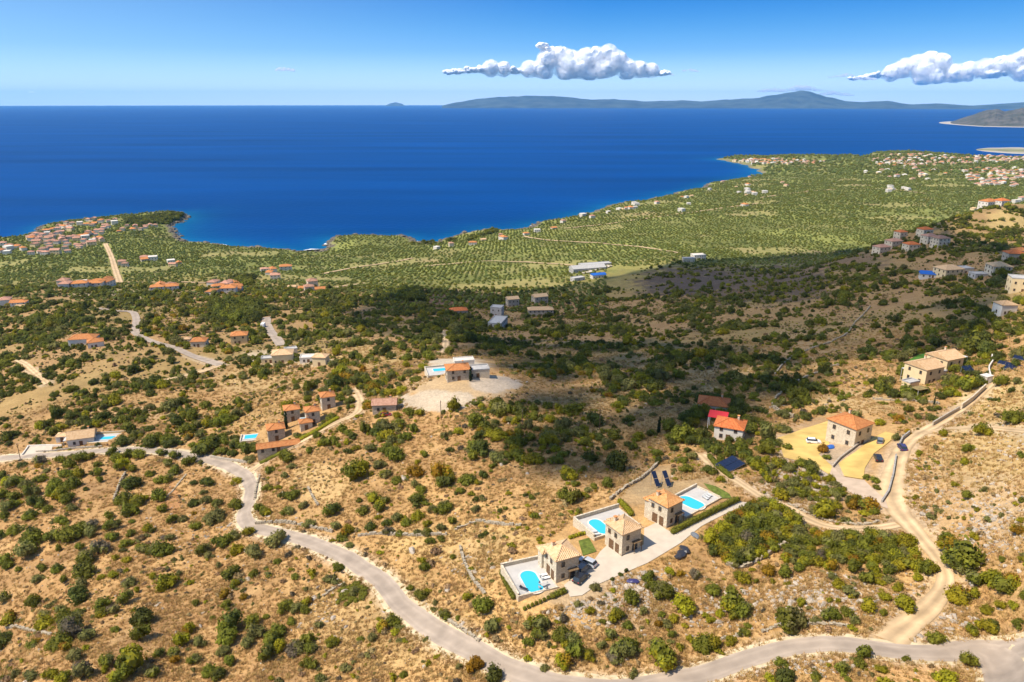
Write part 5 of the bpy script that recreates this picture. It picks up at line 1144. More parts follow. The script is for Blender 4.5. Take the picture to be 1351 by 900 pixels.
TILES['below the long low white house'] = (0, 590, """95,55,55,d 165,135,32,d 295,105,45,o 290,145,22,a 465,95,45,g 360,175,25,o 545,130,50,g 630,80,55,g 700,70,40,g 500,205,50,g 605,205,50,g 560,275,60,g 755,130,35,g 745,195,40,d 765,255,28,g 870,35,45,d 905,95,50,g 930,150,60,g 1010,160,45,g 1060,55,50,y 985,60,45,g 1140,210,30,g 30,215,45,d 60,280,45,y 130,270,55,g 205,280,45,o 300,250,40,g 345,220,28,y 430,280,55,g 480,300,35,g 655,320,22,d 30,370,55,g 120,380,50,g 225,360,60,o 250,430,60,g 400,370,60,y 470,375,55,y 520,400,50,g 565,470,35,o 320,440,45,g 375,475,40,g 235,515,50,g 80,450,50,g 20,530,40,d 120,625,55,g 10,675,40,d 245,690,85,o 215,790,80,g 460,570,50,g 430,680,60,o 540,670,85,g 620,610,45,g 700,610,60,o 715,660,50,o 450,780,30,g 615,770,35,g 750,780,75,o 655,860,70,g 830,525,40,g 870,600,65,g 865,690,45,g 1005,660,35,g 975,740,35,g 945,790,30,o 1025,270,75,d 960,390,70,g 970,490,65,o 1050,420,60,g 1105,390,35,y 1050,490,35,g 1140,620,45,g 1100,780,50,o 1145,800,40,g 55,880,40,g 975,865,30,y 1010,570,22,g""")
TILES['inside the asphalt road bend'] = (200, 590, """80,45,40,d 180,70,40,d 125,120,50,g 190,170,60,g 130,245,45,g 75,250,45,g 295,105,60,g 380,115,25,o 55,375,60,d 430,270,60,d 325,275,25,d 650,265,35,y 405,345,35,o 315,425,50,d 415,410,48,o 640,450,62,g 515,430,45,g 500,520,85,o 100,470,42,g 155,565,48,d 240,545,40,o 345,610,38,g 150,695,32,o 65,780,85,g 15,640,25,d 735,655,55,y 530,720,75,g 620,690,50,g 640,790,60,y 390,800,65,o 440,830,40,o 785,810,80,o 970,700,90,o 1110,715,40,y 760,90,40,o 1035,75,75,g 1075,150,30,o 895,180,45,g 1020,220,35,o 895,315,35,g 970,310,28,y 1020,365,55,g 1085,360,55,g 1045,490,50,g 815,470,50,g 870,490,50,g 1145,455,30,g 410,20,75,d 700,0,45,g 790,10,50,g 20,200,20,d 320,510,20,a 970,870,30,g""")
TILES['near the tumbled grey wall'] = (0, 745, """55,10,40,g 140,35,25,g 325,25,38,g 440,30,42,g 300,110,32,o 500,115,40,g 640,50,80,d 45,245,48,o 250,300,60,g 85,405,65,y 345,450,65,y 350,380,35,o 620,150,50,o 590,240,90,d 460,355,40,o 600,370,45,o 490,400,60,g 560,500,110,o 660,560,60,o 470,580,75,g 510,640,45,y 650,640,35,y 260,605,42,a 20,580,80,d 1000,130,50,o 1050,200,30,y 870,80,35,y 775,95,28,y 965,275,65,o 795,300,50,g 780,370,50,g 880,350,45,o 890,490,35,g 1085,400,85,d 1065,550,75,g 570,710,60,o 640,830,80,o 390,840,55,y 240,850,50,o 490,870,50,g 820,740,60,o 800,810,30,y 1040,770,115,g 900,870,60,g 945,665,30,g 30,880,35,g 110,850,30,o""")
TILES['on straw below the asphalt road'] = (200, 745, """90,140,85,y 20,90,30,y 215,70,25,o 620,55,75,d 630,150,50,y 570,235,45,a 790,65,38,g 705,245,32,a 350,295,28,g 575,320,35,g 1095,90,30,g 1025,330,60,g 1120,330,48,o 465,405,25,g 275,500,50,a 215,590,70,y 370,600,48,o 55,690,45,g 175,740,40,a 190,680,50,g 325,730,45,g 610,470,110,g 590,540,85,g 770,440,60,g 780,520,75,o 745,590,55,o 555,665,50,o 615,740,40,g 440,810,55,g 520,830,60,g 25,830,55,g 960,500,70,g 930,590,75,g 1000,630,60,y 1100,630,75,o 890,700,70,g 880,400,22,g 1075,430,40,g 920,870,28,y""")
TILES['above the golden field'] = (400, 590, """45,30,40,g 340,30,40,d 400,5,40,y 520,5,50,g 690,60,80,g 640,20,60,g 925,50,42,g 1130,20,30,d 405,190,105,y 460,130,60,y 590,130,50,o 640,200,55,g 710,250,50,g 850,190,70,a 1030,200,95,y 1060,270,55,g 1140,240,40,y 855,290,40,o 905,330,40,g 870,410,70,g 940,430,35,g 870,115,30,y 220,490,80,g 545,390,60,y 640,410,45,g 600,460,55,g 460,480,50,o 430,410,25,g 520,600,55,g 580,535,35,y 640,580,45,g 730,530,55,g 790,570,45,g 880,520,55,y 1060,480,55,g 990,480,40,o 1110,460,40,g 950,580,40,y 640,650,50,o 870,650,40,o 940,660,50,o 970,720,40,g 1055,700,40,g 740,655,35,g 255,610,45,o 330,640,65,y 290,690,45,g 360,750,35,o 45,590,45,o 245,840,60,g 260,900,30,g 10,445,35,o 1150,570,40,g 915,880,35,y 1150,840,30,g 1060,620,40,o""")
TILES['on golden grass beside the road'] = (400, 745, """275,25,42,g 195,110,42,o 385,205,52,o 35,280,50,y 10,350,35,g 130,460,40,o 50,570,60,g 60,640,55,o 235,590,55,y 30,755,50,y 90,770,40,g 130,880,45,g 445,565,32,g 540,550,45,o 620,480,60,y 680,430,60,g 730,330,25,o 820,180,30,g 905,235,55,g 925,25,55,g 1090,390,50,g 1010,285,28,o 770,840,28,g""")
TILES['between the first villa and the road'] = (600, 745, """105,245,50,y 215,315,90,g 300,470,75,o 20,410,25,g 140,770,80,a 210,740,60,y 295,830,80,g 30,790,35,o 570,455,35,g 670,460,80,o 650,540,75,g 560,590,50,g 820,520,80,g 890,560,60,o 860,620,50,g 940,660,85,g 850,750,70,y 1030,700,50,y 1035,355,40,y 830,400,45,o 945,305,35,o 1080,170,40,o 1130,430,35,g 1130,620,40,o 690,780,40,o""")
TILES['below the paved villa drive'] = (800, 745, """330,95,60,g 440,190,100,o 350,170,50,g 180,250,70,g 570,65,35,a 690,75,55,o 570,300,100,y 515,405,40,y 815,180,65,g 1030,100,60,g 950,180,40,g 960,270,110,y 1040,340,75,o 870,370,35,y 980,400,50,y 805,425,42,y 60,390,75,g 160,460,45,g 280,360,32,o 415,380,32,g 395,465,38,a 455,450,42,o 500,545,42,o 40,540,50,o 110,640,115,o 180,610,60,g 60,720,60,o 400,690,130,y 380,630,70,o 640,570,30,y 750,590,90,g 820,600,60,y 950,590,40,y 1050,520,45,g 1080,470,30,g 1150,130,25,g 155,50,20,d 105,75,18,d 45,110,18,d 480,60,40,y""")
TILES['among white rocks above the main road'] = (1000, 745, """80,40,60,a 210,50,70,g 310,20,45,d 560,20,60,y 720,15,70,g 870,30,60,y 1000,40,60,g 850,110,65,g 920,130,40,y 610,150,50,y 560,100,40,o 1065,175,40,y 970,250,45,y 1110,310,85,y 210,430,130,g 310,430,55,y 540,380,75,g 670,360,50,g 850,310,70,y 340,300,35,y 440,430,35,o 950,375,32,g 610,280,25,y 240,670,45,g 320,650,35,o 180,750,45,g 210,840,85,d 80,870,55,g 440,850,42,g 640,800,60,g 770,750,45,g 820,690,60,g 945,800,40,y 1140,720,30,g 690,880,30,g""")
TILES['by the fork of the main road'] = (1151, 745, """420,30,75,y 340,90,40,y 480,145,40,y 640,30,70,d 720,20,70,o 800,120,80,g 900,120,70,y 640,230,80,y 700,240,60,g 780,220,50,y 1000,180,90,g 1060,140,65,y 870,340,45,y 980,320,40,y 1090,320,40,y 740,505,50,y 860,470,70,y 920,465,50,g 1110,460,45,g 485,560,55,g 485,385,32,o 350,490,40,y 820,740,80,o 710,740,65,g 880,780,40,y 1110,760,55,g 1150,750,50,y 560,870,70,y 475,855,30,g 1150,240,40,g""")
TILES['on the stony hillside by the track'] = (1151, 590, """355,50,32,y 715,30,40,g 705,110,42,y 1125,65,35,g 725,375,40,g 635,290,25,y 485,340,22,o 325,385,28,y 265,390,15,g 125,470,55,o 860,330,20,o 1140,410,28,g 480,460,20,o 585,545,20,o 800,480,20,y 1120,640,50,y 1145,560,30,y 760,690,40,y 560,690,45,g 490,740,35,g 600,770,80,y 690,830,130,d 640,840,100,g 990,865,28,g 1150,860,35,y""")
TILES['in the square house rock garden'] = (960, 590, """375,120,60,y 480,140,40,g 550,120,45,g 640,190,60,g 620,260,45,o 490,280,55,o 490,350,55,o 390,360,60,g 130,270,45,d 240,320,40,y 300,250,35,y 780,250,40,y 840,350,45,y 760,500,95,y 650,480,55,o 740,420,45,y 960,440,55,a 1060,450,80,a 1110,490,40,g 755,315,25,g 150,450,40,o 1060,230,28,g 1115,250,40,g 1140,310,30,g 770,75,35,g 730,15,45,a""")
TILES['around the twin ochre villas'] = (1151, 440, """50,430,60,d 165,465,55,d 240,450,60,d 280,490,50,o 120,360,60,g 190,340,50,g 455,420,45,o 580,470,45,g 620,380,60,g 740,400,80,g 800,380,60,g 600,440,50,y 720,250,35,y 780,90,110,d 860,130,70,d 640,280,45,g 1090,650,70,g 985,380,55,g 1105,370,35,o 540,770,35,y 850,750,60,y 730,880,40,y 195,660,45,a 270,755,30,a 185,800,35,o 700,60,60,d 480,70,50,d 240,270,50,g 340,500,30,g 60,680,45,y""")
LOOK = {'d': 'dark green', 'g': 'mid green', 'o': 'grey green', 'y': 'yellow green', 'a': 'autumn yellow'}
PL = []
for where, (x0, y0, txt) in TILES.items():
    for t in txt.split():
        x, y, r, k = t.split(','); x, y, r = float(x), float(y), float(r)
        PL.append((x0+x/5.805, y0+(y+r*.45)/5.805, r/5.805, k, where))
def fill(poly, n, where, kinds, r0, r1, seed, gap):
    rg = random.Random(seed); P = np.array(poly, float); lo = P.min(0); hi = P.max(0); pts = []; t = 0
    while len(pts) < n and t < 9000:
        t += 1; x = rg.uniform(lo[0], hi[0]); y = rg.uniform(lo[1], hi[1])
        if inside(P, x, y) and all((x-a)**2+((y-b_)*1.5)**2 > gap*gap for a, b_ in pts): pts.append((x, y)); PL.append((x, y+3, rg.uniform(r0, r1), rg.choice(kinds), where))
fill([(936,716),(958,694),(995,664),(1012,664),(1030,668),(1056,690),(1050,706),(1020,722),(990,738),(968,744),(944,732)], 75, 'in the dense thicket below the track', 'ggddggyo', 8, 13, 1, 9)
fill([(1052,700),(1090,703),(1140,705),(1200,708),(1222,730),(1236,756),(1200,752),(1150,742),(1090,742),(1040,748),(1030,735)], 70, 'between lower track and white rocks', 'gggyyoo', 7, 11, 2, 10)
fill([(985,612),(1010,600),(1050,615),(1100,635),(1140,660),(1100,668),(1060,655),(1010,640)], 40, 'in the square house rock garden', 'gyyyoo', 4, 8, 8, 8.5)
fill([(900,545),(930,520),(985,525),(1000,560),(985,600),(940,600),(905,580)], 70, 'around the red roofed houses', 'ddgdg', 7, 11, 9, 7.5)
fill([(1165,500),(1190,485),(1240,470),(1280,465),(1300,480),(1280,510),(1250,525),(1190,522)], 30, 'around the twin ochre villas', 'gydg', 4, 7, 10, 9)
fill([(345,590),(300,600),(262,596),(270,580),(310,578),(318,590)], 14, 'by the road bend pool', 'gdgd', 6, 10, 3, 9); fill([(484,536),(500,528),(520,548),(560,540),(560,548),(500,556)], 10, 'around the ruined stone house', 'ggyd', 5, 8, 4, 10)
PW = hit([p[0] for p in PL], [p[1] for p in PL]); CNT = {'tree': 0, 'shrub': 0}
NEARH = [(o.location.x, o.location.y) for o in COL.objects if o.get('category') in ('house', 'canopy', 'solar panel', 'roof') and o.location.y < 400]
order = sorted(range(len(PL)), key=lambda i: -PL[i][2]); EXTRA = []
BIG = 2.15
for i in order:
    x, y, r, k, where = PL[i]; p = PW[i]; dist = math.sqrt(p[0]**2+p[1]**2+(p[2]-CAM_Z)**2); rm = r*dist/FPX*1.0
    if float(lat(RD, p[0], p[1])) < .3 or (('red roofed' in where or 'ochre villas' in where) and min(math.hypot(p[0]-a, p[1]-b_) for a, b_ in NEARH) < 7.5): continue
    cat = 'tree' if rm > BIG else 'shrub'
    if CNT[cat] >= 290: EXTRA.append((p, rm, k)); continue
    CNT[cat] += 1; rg = random.Random(i); si = rg.randrange(6)
    other = rg.choice({'d': 'g', 'g': 'dyo', 'o': 'gw', 'y': 'ga', 'a': 'gy'}[k]) if rg.random() < .55 else None
    size = ('broad ' if rm > 3.0 else 'full ' if rm > 2.5 else 'compact ') if cat == 'tree' else ('small ' if rm < 1.3 else 'low ' if rm < 1.75 else 'bushy ')
    lab = size+LOOK[k]+(' tree ' if cat == 'tree' else ' shrub ')+('with %s patches ' % {'w': 'dry brown', **LOOK}[other] if other else '')+where
    o = empty('wild_olive_tree' if cat == 'tree' else 'shrub', tuple(p), rg.uniform(0, 6.28), lab, cat, lab.replace(' tree ', ' trees ').replace(' shrub ', ' shrubs '))
    o.scale = (rm*rg.uniform(.9, 1.1), rm*rg.uniform(.9, 1.1), rm*rg.uniform(.95, 1.25))
    me = CROWNS[k, si] if not other else two_tone(k, other, si, i)
    add('crown', me, o); add('trunk', TRUNKS[rg.randrange(3)], o)
print('shrubs', CNT, len(EXTRA), round(time.time()-T0, 1))
# clipped round patch, hedges, cypresses
def leafy(name, pts, sizes, m, per, leaf, seed, label, cat):
    rg = np.random.RandomState(seed); V = []; F = []; k = 0; c0 = np.array(pts[0])
    for p, s in zip(pts, sizes):
        v, f = ICO1; w = np.array(p)-c0+v*np.array(s)*.85; w[:, 2] = np.maximum(w[:, 2], p[2]-c0[2]-.3); V.append(w); F += [tuple(i+k for i in t) for t in f]; k += len(v)
        for i in range(per):
            n = rg.normal(size=3); n /= np.linalg.norm(n); n[2] = abs(n[2]) if rg.rand() < .7 else n[2]
            q = np.array(p)-c0+n*np.array(s)*rg.uniform(.85, 1.12); u = np.cross(n, rg.normal(size=3)); u /= np.linalg.norm(u); w = np.cross(n, u); l = leaf*rg.uniform(.6, 1.3)
            V.append(np.array([q-u*l*.5, q+w*l*.7, q+u*l*.5, q-w*l*.6])); F.append((k, k+1, k+2, k+3)); k += 4
    return tag(add(name, raw_mesh(name, np.concatenate(V), F, [m]), None, tuple(c0)), label, cat)
def hedge(label, px, w, h, kd='g', seed=1):
    p = hit([a for a, b_ in px], [b_ for a, b_ in px])[:, :2]; q = smooth_line(p, .7); z = height(q[:, 0], q[:, 1]); return leafy('hedge', [(a, b_, c_+h*.4) for (a, b_), c_ in zip(q, z)], [(w*.6, w*.6, h*.62)]*len(q), LEAF[kd], 40, .28, seed, label, 'hedge')
hedge('long clipped green hedge along the paved drive', [(888,704),(915,690),(945,675),(972,662)], 1.5, 1.6, 'g', 1); hedge('clipped hedge under the outer wall of the first terrace', [(662,757),(668,772),(677,790)], 1.2, 1.2, 'g', 2); hedge('clipped hedge behind the first villa lawn', [(752,711),(764,707),(776,704)], .8, .9, 'y', 3); hedge('hedge along the side road up to the narrow houses', [(398,580),(420,568),(445,553)], 2, 1.2, 'y', 4); hedge('dark clipped hedge at the road bend garage', [(346,611),(362,603),(376,596)], 2, 1.0, 'g', 5); hedge('green hedge by the flat solar array', [(936,604),(948,618),(964,631)], 1.6, 1.3, 'g', 6); hedge('green hedge above the middle villa terrace', [(818,664),(826,672),(832,680)], 1.6, 1.4, 'y', 7)
for k in range(7):
    a = 692+k*5.2; b_ = 805-k*2.3; p = hit(a, b_); leafy('potted_shrub', [(p[0], p[1], p[2]+.4)], [(.42, .42, .55)], LEAF['g'], 60, .2, 30+k, 'small round shrub in the row under the first terrace', 'shrub')['group'] = 'row of shrubs under the first terrace'
for k in range(4):
    p = hit(729+k*5, 789-k*2.2); leafy('potted_shrub', [(p[0], p[1], p[2]+.5)], [(.75, .7, .8)], LEAF['g'], 90, .24, 50+k, 'rounded shrub under the stair wall of the first villa', 'shrub')['group'] = 'shrubs under the stair wall'
p = hit(464, 784); rg = random.Random(4); pts = []; 
for k in range(70):
    a = rg.uniform(0, 6.28); d = 4.0*math.sqrt(rg.random()); x = p[0]+math.cos(a)*d; y = p[1]+math.sin(a)*d; pts.append((x, y, float(height(x, y))+.2))
leafy('ground_cover', pts, [(.75, .75, .5)]*70, LEAF['g'], 45, .26, 9, 'round flat patch of clipped green bush on the straw slope', 'shrub')
CY = raw_mesh('crown', *crown(77, 9, 700, 1.0, .12, narrow=True), [LEAF['c']])
for a, b_, s, lb in ((378,566,3.1,'tall dark cypress beside the stone house'),(621,503,2.6,'dark cypress in front of the house on the gravel mound'),(869,572,2.4,'slender cypress in the orchard of the red roofed houses'),(562,472,2.8,'cypress above the white pool terrace'),(1232,535,1.3,'small cypress before the ochre villa wall')):
    p = hit(a, b_); o = empty('cypress_tree', tuple(p), 0, lb, 'tree'); o.scale = (s*.8, s*.8, s); add('crown', CY, o); add('trunk', TRUNKS[0], o)
# ---------------------------------------------------------------- scatter (what nobody could count)
HID = []
def protos(name, meshes):
    c = bpy.data.collections.new(name)
    for i, m in enumerate(meshes):
        o = bpy.data.objects.new('%s_%02d' % (name, i), m); c.objects.link(o)
    return c
def scatter(name, coll, P, scale, rotz, idx, label):
    me = bpy.data.meshes.new(name); n = len(P); me.vertices.add(n); me.vertices.foreach_set('co', np.asarray(P, np.float32).ravel())
    for nm, ty, dat in (('s', 'FLOAT_VECTOR', scale), ('r', 'FLOAT_VECTOR', np.c_[np.zeros(n), np.zeros(n), rotz]), ('k', 'INT', idx)):
        a = me.attributes.new(nm, ty, 'POINT')
        if ty == 'INT': a.data.foreach_set('value', np.asarray(dat, np.int32))
        else: a.data.foreach_set('vector', np.asarray(dat, np.float32).ravel())
    o = add(name, me); g = bpy.data.node_groups.new(name, 'GeometryNodeTree'); g.interface.new_socket('Geometry', in_out='INPUT', socket_type='NodeSocketGeometry'); g.interface.new_socket('Geometry', in_out='OUTPUT', socket_type='NodeSocketGeometry')
    N = g.nodes; L = g.links; gi = N.new('NodeGroupInput'); go = N.new('NodeGroupOutput'); ip = N.new('GeometryNodeInstanceOnPoints'); ci = N.new('GeometryNodeCollectionInfo'); ci.inputs['Collection'].default_value = coll; ci.inputs['Separate Children'].default_value = True; ci.inputs['Reset Children'].default_value = True
    mp = N.new('GeometryNodeMeshToPoints'); L.new(gi.outputs[0], mp.inputs['Mesh']); L.new(mp.outputs[0], ip.inputs['Points'])
    def na(nm, ty):
        q = N.new('GeometryNodeInputNamedAttribute'); q.data_type = ty; q.inputs['Name'].default_value = nm; return q.outputs['Attribute']
    er = N.new('FunctionNodeEulerToRotation'); L.new(na('r', 'FLOAT_VECTOR'), er.inputs[0]); L.new(er.outputs[0], ip.inputs['Rotation']); L.new(na('s', 'FLOAT_VECTOR'), ip.inputs['Scale']); L.new(na('k', 'INT'), ip.inputs['Instance Index'])
    ip.inputs['Pick Instance'].default_value = True; L.new(ci.outputs[0], ip.inputs['Instance']); L.new(ip.outputs[0], go.inputs[0])
    md = o.modifiers.new('scatter', 'NODES'); md.node_group = g; return tag(o, label, kind='stuff')
BXY = np.array([[o.location.x, o.location.y] for o in COL.objects if o.get('category') in ('house', 'terrace', 'pool', 'car', 'truck')])
BXYn = BXY[np.hypot(BXY[:, 0], BXY[:, 1]) < 800]
BARE = [hit(*zip(*q_))[:, :2] for q_ in ([(528,524),(560,508),(572,500),(660,494),(690,509),(665,520),(632,524),(600,540),(578,548),(545,537)], [(812,662),(838,640),(866,614),(886,612),(886,630),(862,652),(852,666)], [(556,494),(570,474),(650,474),(662,494)])]
def clear(x, y, road=.6, bld=4.5, yard=.3, bare=True):
    ok = (lat(np.minimum(RD, 50), x, y) > road) & (lat(np.minimum(YD, 50), x, y) > yard) & (lat(SD, x, y) > 8)
    for a, b_ in BXYn: ok &= (x-a)**2+(y-b_)**2 > bld*bld
    if bare:
        for q_ in BARE: ok &= ~inside(q_, x, y)
    return ok
DENS = ["000000000000000000000000222", "000000000000000000000012333", "000000000000000001111122233", "444444444442222222211122222", "554334455555432233321111122", "663332444343432222211123333", "886633333320006654442335576", "885522355520000654467334432", "754477665422355442568863210", "422666544455555433558841000", "000000000000555433675000000", "000000000000544432340000000", "000000000000443320000000000", "000000000000110000000000000"]
DY = [262,300,340,380,410,440,470,500,530,560,590,620,650,690,745]
DG = np.array([[int(c) for c in r] for r in DENS], float)/10
def dens(px, py, _xy=(0, 0)):
    i = np.clip(np.searchsorted(DY, py, 'right')-1, 0, len(DENS)-1); j = np.clip((px/50).astype(int), 0, 26); jx = px/50-j-.5
    j2 = np.clip(j+np.sign(jx).astype(int), 0, 26); d = DG[i, j]*(1-abs(jx))+DG[i, j2]*abs(jx)
    return np.where((py >= 262) & (np.hypot(*_xy) < 1050) & (py < 745) & (px > -60) & (px < 1410), d, 0)
rs = np.random.RandomState(5)
def rand_world(n, r0, r1, a0=-40, a1=40, pw=1.0):
    u = rs.rand(n); r = (r0**2+(r1**2-r0**2)*u)**.5 if pw == 1 else r0*(r1/r0)**u; a = np.radians(rs.uniform(a0, a1, n)); return np.sin(a)*r, np.cos(a)*r
x, y = rand_world(170000, 140, 1050); z = height(x, y); px, py = project(x, y, z)
nz_ = .5+.55*(vnoise(x/26, y/26, 61)+.5*vnoise(x/9, y/9, 62))
acc = rs.rand(len(x)) < np.clip(dens(px, py, (x, y))*2.6*np.clip(nz_*1.6-.32, .03, 1.4), 0, 1)*.34
acc &= clear(x, y, 1.0, 7); x, y, z, px, py = [q[acc] for q in (x, y, z, px, py)]
nb = rs.randint(0, 4, len(x)); sat = np.repeat(np.arange(len(x)), nb); o_ = rs.normal(size=(len(sat), 2))*1.6
x = np.r_[x, x[sat]+o_[:, 0]]; y = np.r_[y, y[sat]+o_[:, 1]]; z = height(x, y); px = np.r_[px, px[sat]]; py = np.r_[py, py[sat]]; small = np.r_[np.ones(len(nb)), rs.uniform(.35, .75, len(sat))]
sz = small*np.clip(rs.lognormal(.26, .5, len(x)), .5, 3.6)*np.where(py < 470, 1.1, 1.0)
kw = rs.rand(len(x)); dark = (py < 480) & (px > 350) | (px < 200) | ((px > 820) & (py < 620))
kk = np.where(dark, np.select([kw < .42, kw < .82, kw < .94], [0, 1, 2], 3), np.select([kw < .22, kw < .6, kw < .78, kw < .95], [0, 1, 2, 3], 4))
ei = [(p, rm, 'dgoya'.index(k)) for p, rm, k in EXTRA]
P = np.concatenate([np.c_[x, y, z], np.array([e[0] for e in ei]).reshape(-1, 3)]); sz = np.r_[sz, [e[1] for e in ei]]; kk = np.r_[kk, [e[2] for e in ei]].astype(int)
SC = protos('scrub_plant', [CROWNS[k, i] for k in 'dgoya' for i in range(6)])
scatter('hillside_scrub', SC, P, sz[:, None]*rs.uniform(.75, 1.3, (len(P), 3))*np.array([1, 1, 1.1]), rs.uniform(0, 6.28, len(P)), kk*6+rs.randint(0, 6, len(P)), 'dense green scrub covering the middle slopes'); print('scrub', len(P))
# low half-dry bushes everywhere on the slope
v, f = crown(91, 5, 130, .7, .3); LB_ = [raw_mesh('brush', v, f, [m]) for m in (M['dry_brush'], LEAF['o'], LEAF['w'], LEAF['y'])]
x, y = rand_world(68000, 85, 700, -44, 44); z = height(x, y); ok = clear(x, y, .5, 6) & (rs.rand(len(x)) < np.clip(.45+.8*vnoise(x/14, y/14, 71)+.4*vnoise(x/40, y/40, 72), .03, 1)); x, y, z = x[ok], y[ok], z[ok]
scatter('dry_brush', protos('brush_plant', LB_), np.c_[x, y, z], rs.lognormal(-.72, .42, len(x))[:, None]*rs.uniform(.8, 1.2, (len(x), 3)), rs.uniform(0, 6.28, len(x)), rs.choice(4, len(x), p=[.36, .28, .08, .28]), 'low half dry brush between the shrubs')
# straw
def tuft(seed, n=16):
    rg = np.random.RandomState(seed); V = []; F = []; k = 0
    for i in range(n):
        a = rg.uniform(0, 6.28); d = rg.uniform(0, .4); c = np.array([math.cos(a)*d, math.sin(a)*d, -.04]); l = rg.normal(size=2)*.25; t = rg.uniform(0, 6.28); w = np.array([math.cos(t), math.sin(t), 0])*rg.uniform(.04, .10); h_ = rg.uniform(.25, .6)
        V.append(np.array([c-w, c+w, c+np.array([l[0], l[1], h_])])); F.append((k, k+1, k+2)); k += 3
    return raw_mesh('tuft', np.concatenate(V), F, [M['straw']])
x, y = rand_world(150000, 85, 420, -44, 44, 0); z = height(x, y); ok = clear(x, y, .25, 5.5, .2) & (rs.rand(len(x)) < np.clip(.7+.6*vnoise(x/7, y/7, 81), .12, 1)); x, y, z = x[ok], y[ok], z[ok]
s = rs.uniform(.6, 1.25, len(x))*(.75+np.hypot(x, y)/420)
scatter('straw_grass', protos('straw_tuft', [tuft(s_) for s_ in range(5)]), np.c_[x, y, z], s[:, None]*rs.uniform(.85, 1.15, (len(x), 3)), rs.uniform(0, 6.28, len(x)), rs.randint(0, 5, len(x)), 'dry straw grass on the hillside'); print('straw', len(x))
# rocks
def rock(seed):
    rg = np.random.RandomState(seed); v, f = ICO1; w = v*(1+.4*rg.uniform(-1, 1, (len(v), 1)))*np.array([1, rg.uniform(.5, .9), rg.uniform(.4, .7)]); return raw_mesh('rock', w, f, [M['rock']])
rx = []; 
for (a, b_, r1_, r2_, n) in ((1310,690,55,50,520),(1230,650,50,50,260),(1090,790,95,32,700),(1230,810,60,40,500),(1090,635,55,30,500),(830,780,60,35,700),(770,800,50,30,300),(600,835,40,15,160),(250,700,90,40,160),(430,810,50,50,120),(1060,880,90,16,200),(620,740,40,30,60),(340,690,30,12,60),(580,530,60,12,60),(960,800,70,40,300),(1330,590,80,40,200)):
    q = rs.normal(size=(n, 2))*.5; rx.append(np.c_[a+q[:, 0]*r1_, b_+q[:, 1]*r2_])
rx = np.concatenate(rx); rx = rx[(rx[:, 1] < 915) & (rx[:, 0] < 1400)]; P = hit(rx[:, 0], rx[:, 1])
x, y = rand_world(2200, 85, 330, -44, 44); P = np.concatenate([P, np.c_[x, y, height(x, y)]]); P = P[clear(P[:, 0], P[:, 1], .5, 6)]
s = rs.lognormal(-1.35, .5, len(P)); scatter('limestone_rocks', protos('limestone', [rock(s_) for s_ in range(8)]), P, s[:, None]*rs.uniform(.8, 1.3, (len(P), 3)), rs.uniform(0, 6.28, len(P)), rs.randint(0, 8, len(P)), 'pale limestone rocks strewn over the slope')
# olive groves of the plain and the woods round the capes
OL = [raw_mesh('olive', *crown(s_, 4, 70, .9, .34), [M['olive_leaf']]) for s_ in (201, 202, 203)]+[raw_mesh('olive', *crown(s_, 4, 70, .95, .34), [LEAF['g']]) for s_ in (204, 205)]
def grove(r0, r1, gap, a0, a1, s0, s1, keep):
    gx, gy = np.meshgrid(np.arange(-r1*.72, r1*.72, gap), np.arange(r0*.7, r1, gap)); ang = .35+.25*np.round(vnoise(gx/240, gy/240, 91)*2); X = gx*np.cos(.35)-gy*np.sin(.35); Y = gx*np.sin(.35)+gy*np.cos(.35)
    gx, gy = gx.ravel(), gy.ravel(); gx = gx+rs.normal(size=len(gx))*gap*.17; gy = gy+rs.normal(size=len(gy))*gap*.17; r = np.hypot(gx, gy); az = np.degrees(np.arctan2(gx, gy))
    ok = (r > r0) & (r < r1) & (az > a0) & (az < a1); gx, gy = gx[ok], gy[ok]; z = height(gx, gy); sdv = lat(SD, gx, gy)
    ok = (sdv > 14) & (z < 100+rs.normal(size=len(z))*8) & (rs.rand(len(z)) < keep*np.clip(1.05+.6*vnoise(gx/120, gy/120, 95)+.3*vnoise(gx/30, gy/30, 96), .1, 1)*np.where(lat(PLOT, gx, gy) > .9, .25, np.clip(.55+lat(PLOT, gx, gy)*.8, 0, 1))) & (lat(np.minimum(RD, 50), gx, gy) > 2); gx, gy, z = gx[ok], gy[ok], z[ok]
    px_, py_ = project(gx, gy, z); ok = (px_ > -40) & (px_ < 1390) & ~((px_ > 800) & (px_ < 1110) & (py_ > 345) & (np.hypot(gx, gy) < 1000)); gx, gy, z = gx[ok], gy[ok], z[ok]
    for a, b_ in BXY:
        if r0-50 < math.hypot(a, b_) < r1+50: o2 = (gx-a)**2+(gy-b_)**2 > 81; gx, gy, z = gx[o2], gy[o2], z[o2]
    return np.c_[gx, gy, z], rs.uniform(s0, s1, len(gx))
A = [grove(640, 1700, 6.6, -40, 40, 1.6, 2.6, .97), grove(1700, 3000, 9, -40, 40, 2.3, 3.7, .97), grove(3000, 5600, 20, -10, 40, 5, 9, .8)]
P = np.concatenate([a[0] for a in A]); s = np.concatenate([a[1] for a in A]); kx = np.where(rs.rand(len(P)) < .72, rs.randint(0, 3, len(P)), rs.randint(3, 5, len(P)))
scatter('olive_groves', protos('olive_tree', OL), P, s[:, None]*rs.uniform(.85, 1.15, (len(P), 3)), rs.uniform(0, 6.28, len(P)), kx, 'olive groves covering the coastal plain'); print('olives', len(P))
wood = []
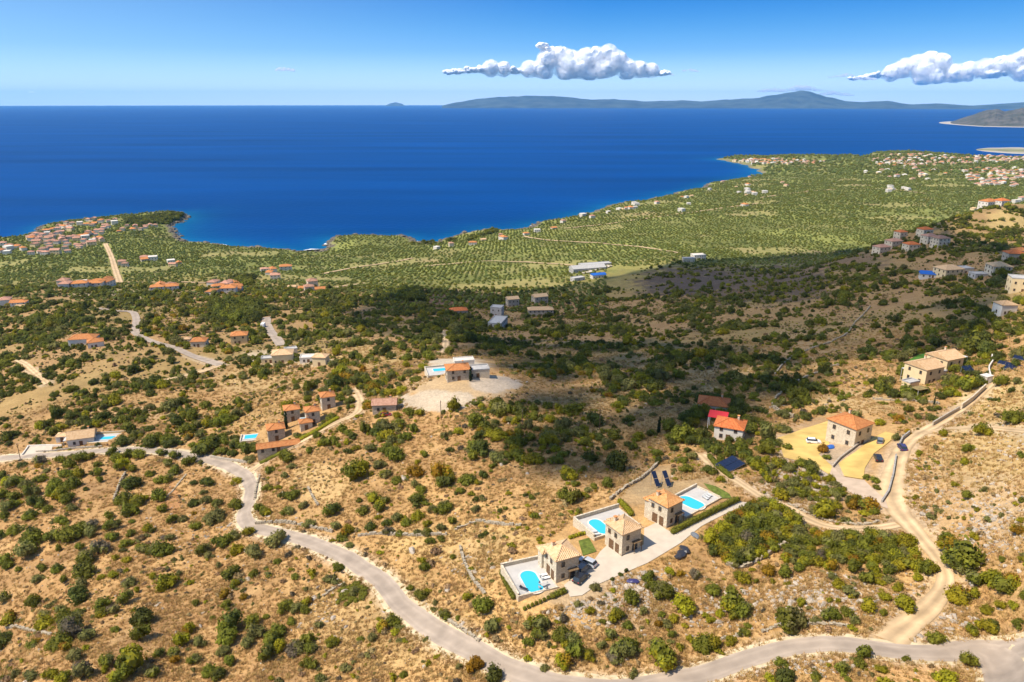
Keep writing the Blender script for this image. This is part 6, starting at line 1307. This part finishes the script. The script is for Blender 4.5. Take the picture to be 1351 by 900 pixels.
for poly, n in (([(165,290),(200,286),(243,284),(240,290),(222,297),(205,295),(170,296)], 420), ([(640,306),(655,303),(655,308),(645,310)], 14), ([(765,287),(782,283),(780,288)], 10), ([(540,322),(600,316),(640,308),(660,306),(650,312),(600,322)], 40), ([(1035,214),(1090,213),(1080,217),(1045,218)], 120), ([(1150,212),(1230,206),(1280,209),(1250,216),(1180,218)], 160), ([(300,372),(335,366),(330,378),(305,380)], 40), ([(280,400),(345,400),(340,425),(290,425)], 150), ([(530,383),(556,383),(556,398),(530,398)], 40)):
    w = hit([a for a, b_ in poly], [b_ for a, b_ in poly])[:, :2]; lo = w.min(0); hi = w.max(0); q = lo+(hi-lo)*rs.rand(n*6, 2); q = q[inside(w, q[:, 0], q[:, 1])][:n]; wood.append(q)
q = np.concatenate(wood); z = height(q[:, 0], q[:, 1]); ok = lat(SD, q[:, 0], q[:, 1]) > 5; q, z = q[ok], z[ok]
scatter('coastal_wood', SC, np.c_[q, z], rs.uniform(4, 7, len(q))[:, None]*rs.uniform(.85, 1.15, (len(q), 3)), rs.uniform(0, 6.28, len(q)), rs.choice([0,1,2,3,4,5,6,7,8,9,10,11], len(q)), 'dark evergreen woods on the capes and hollows')
# dark rocks of the broken shore
cs = COAST[np.hypot(COAST[:, 0], COAST[:, 1]) < 3200]; sg = np.repeat(np.arange(len(cs)-1), 26); t_ = rs.rand(len(sg)); q = cs[sg]+(cs[sg+1]-cs[sg])*t_[:, None]+rs.normal(size=(len(sg), 2))*4.5
q = q[rs.rand(len(q)) < .55]; z = np.maximum(lat(GZ, q[:, 0], q[:, 1]), -.5); SR = []
for s_ in range(5):
    rr_ = rock(300+s_); rr_.materials.clear(); rr_.materials.append(M['cliff']); SR.append(rr_)
scatter('shore_rocks', protos('shore_rock', SR), np.c_[q, z], rs.lognormal(.75, .5, len(q))[:, None]*rs.uniform(.8, 1.4, (len(q), 3)), rs.uniform(0, 6.28, len(q)), rs.randint(0, 5, len(q)), 'dark broken rocks along the shore')
print('done', round(time.time()-T0, 1))
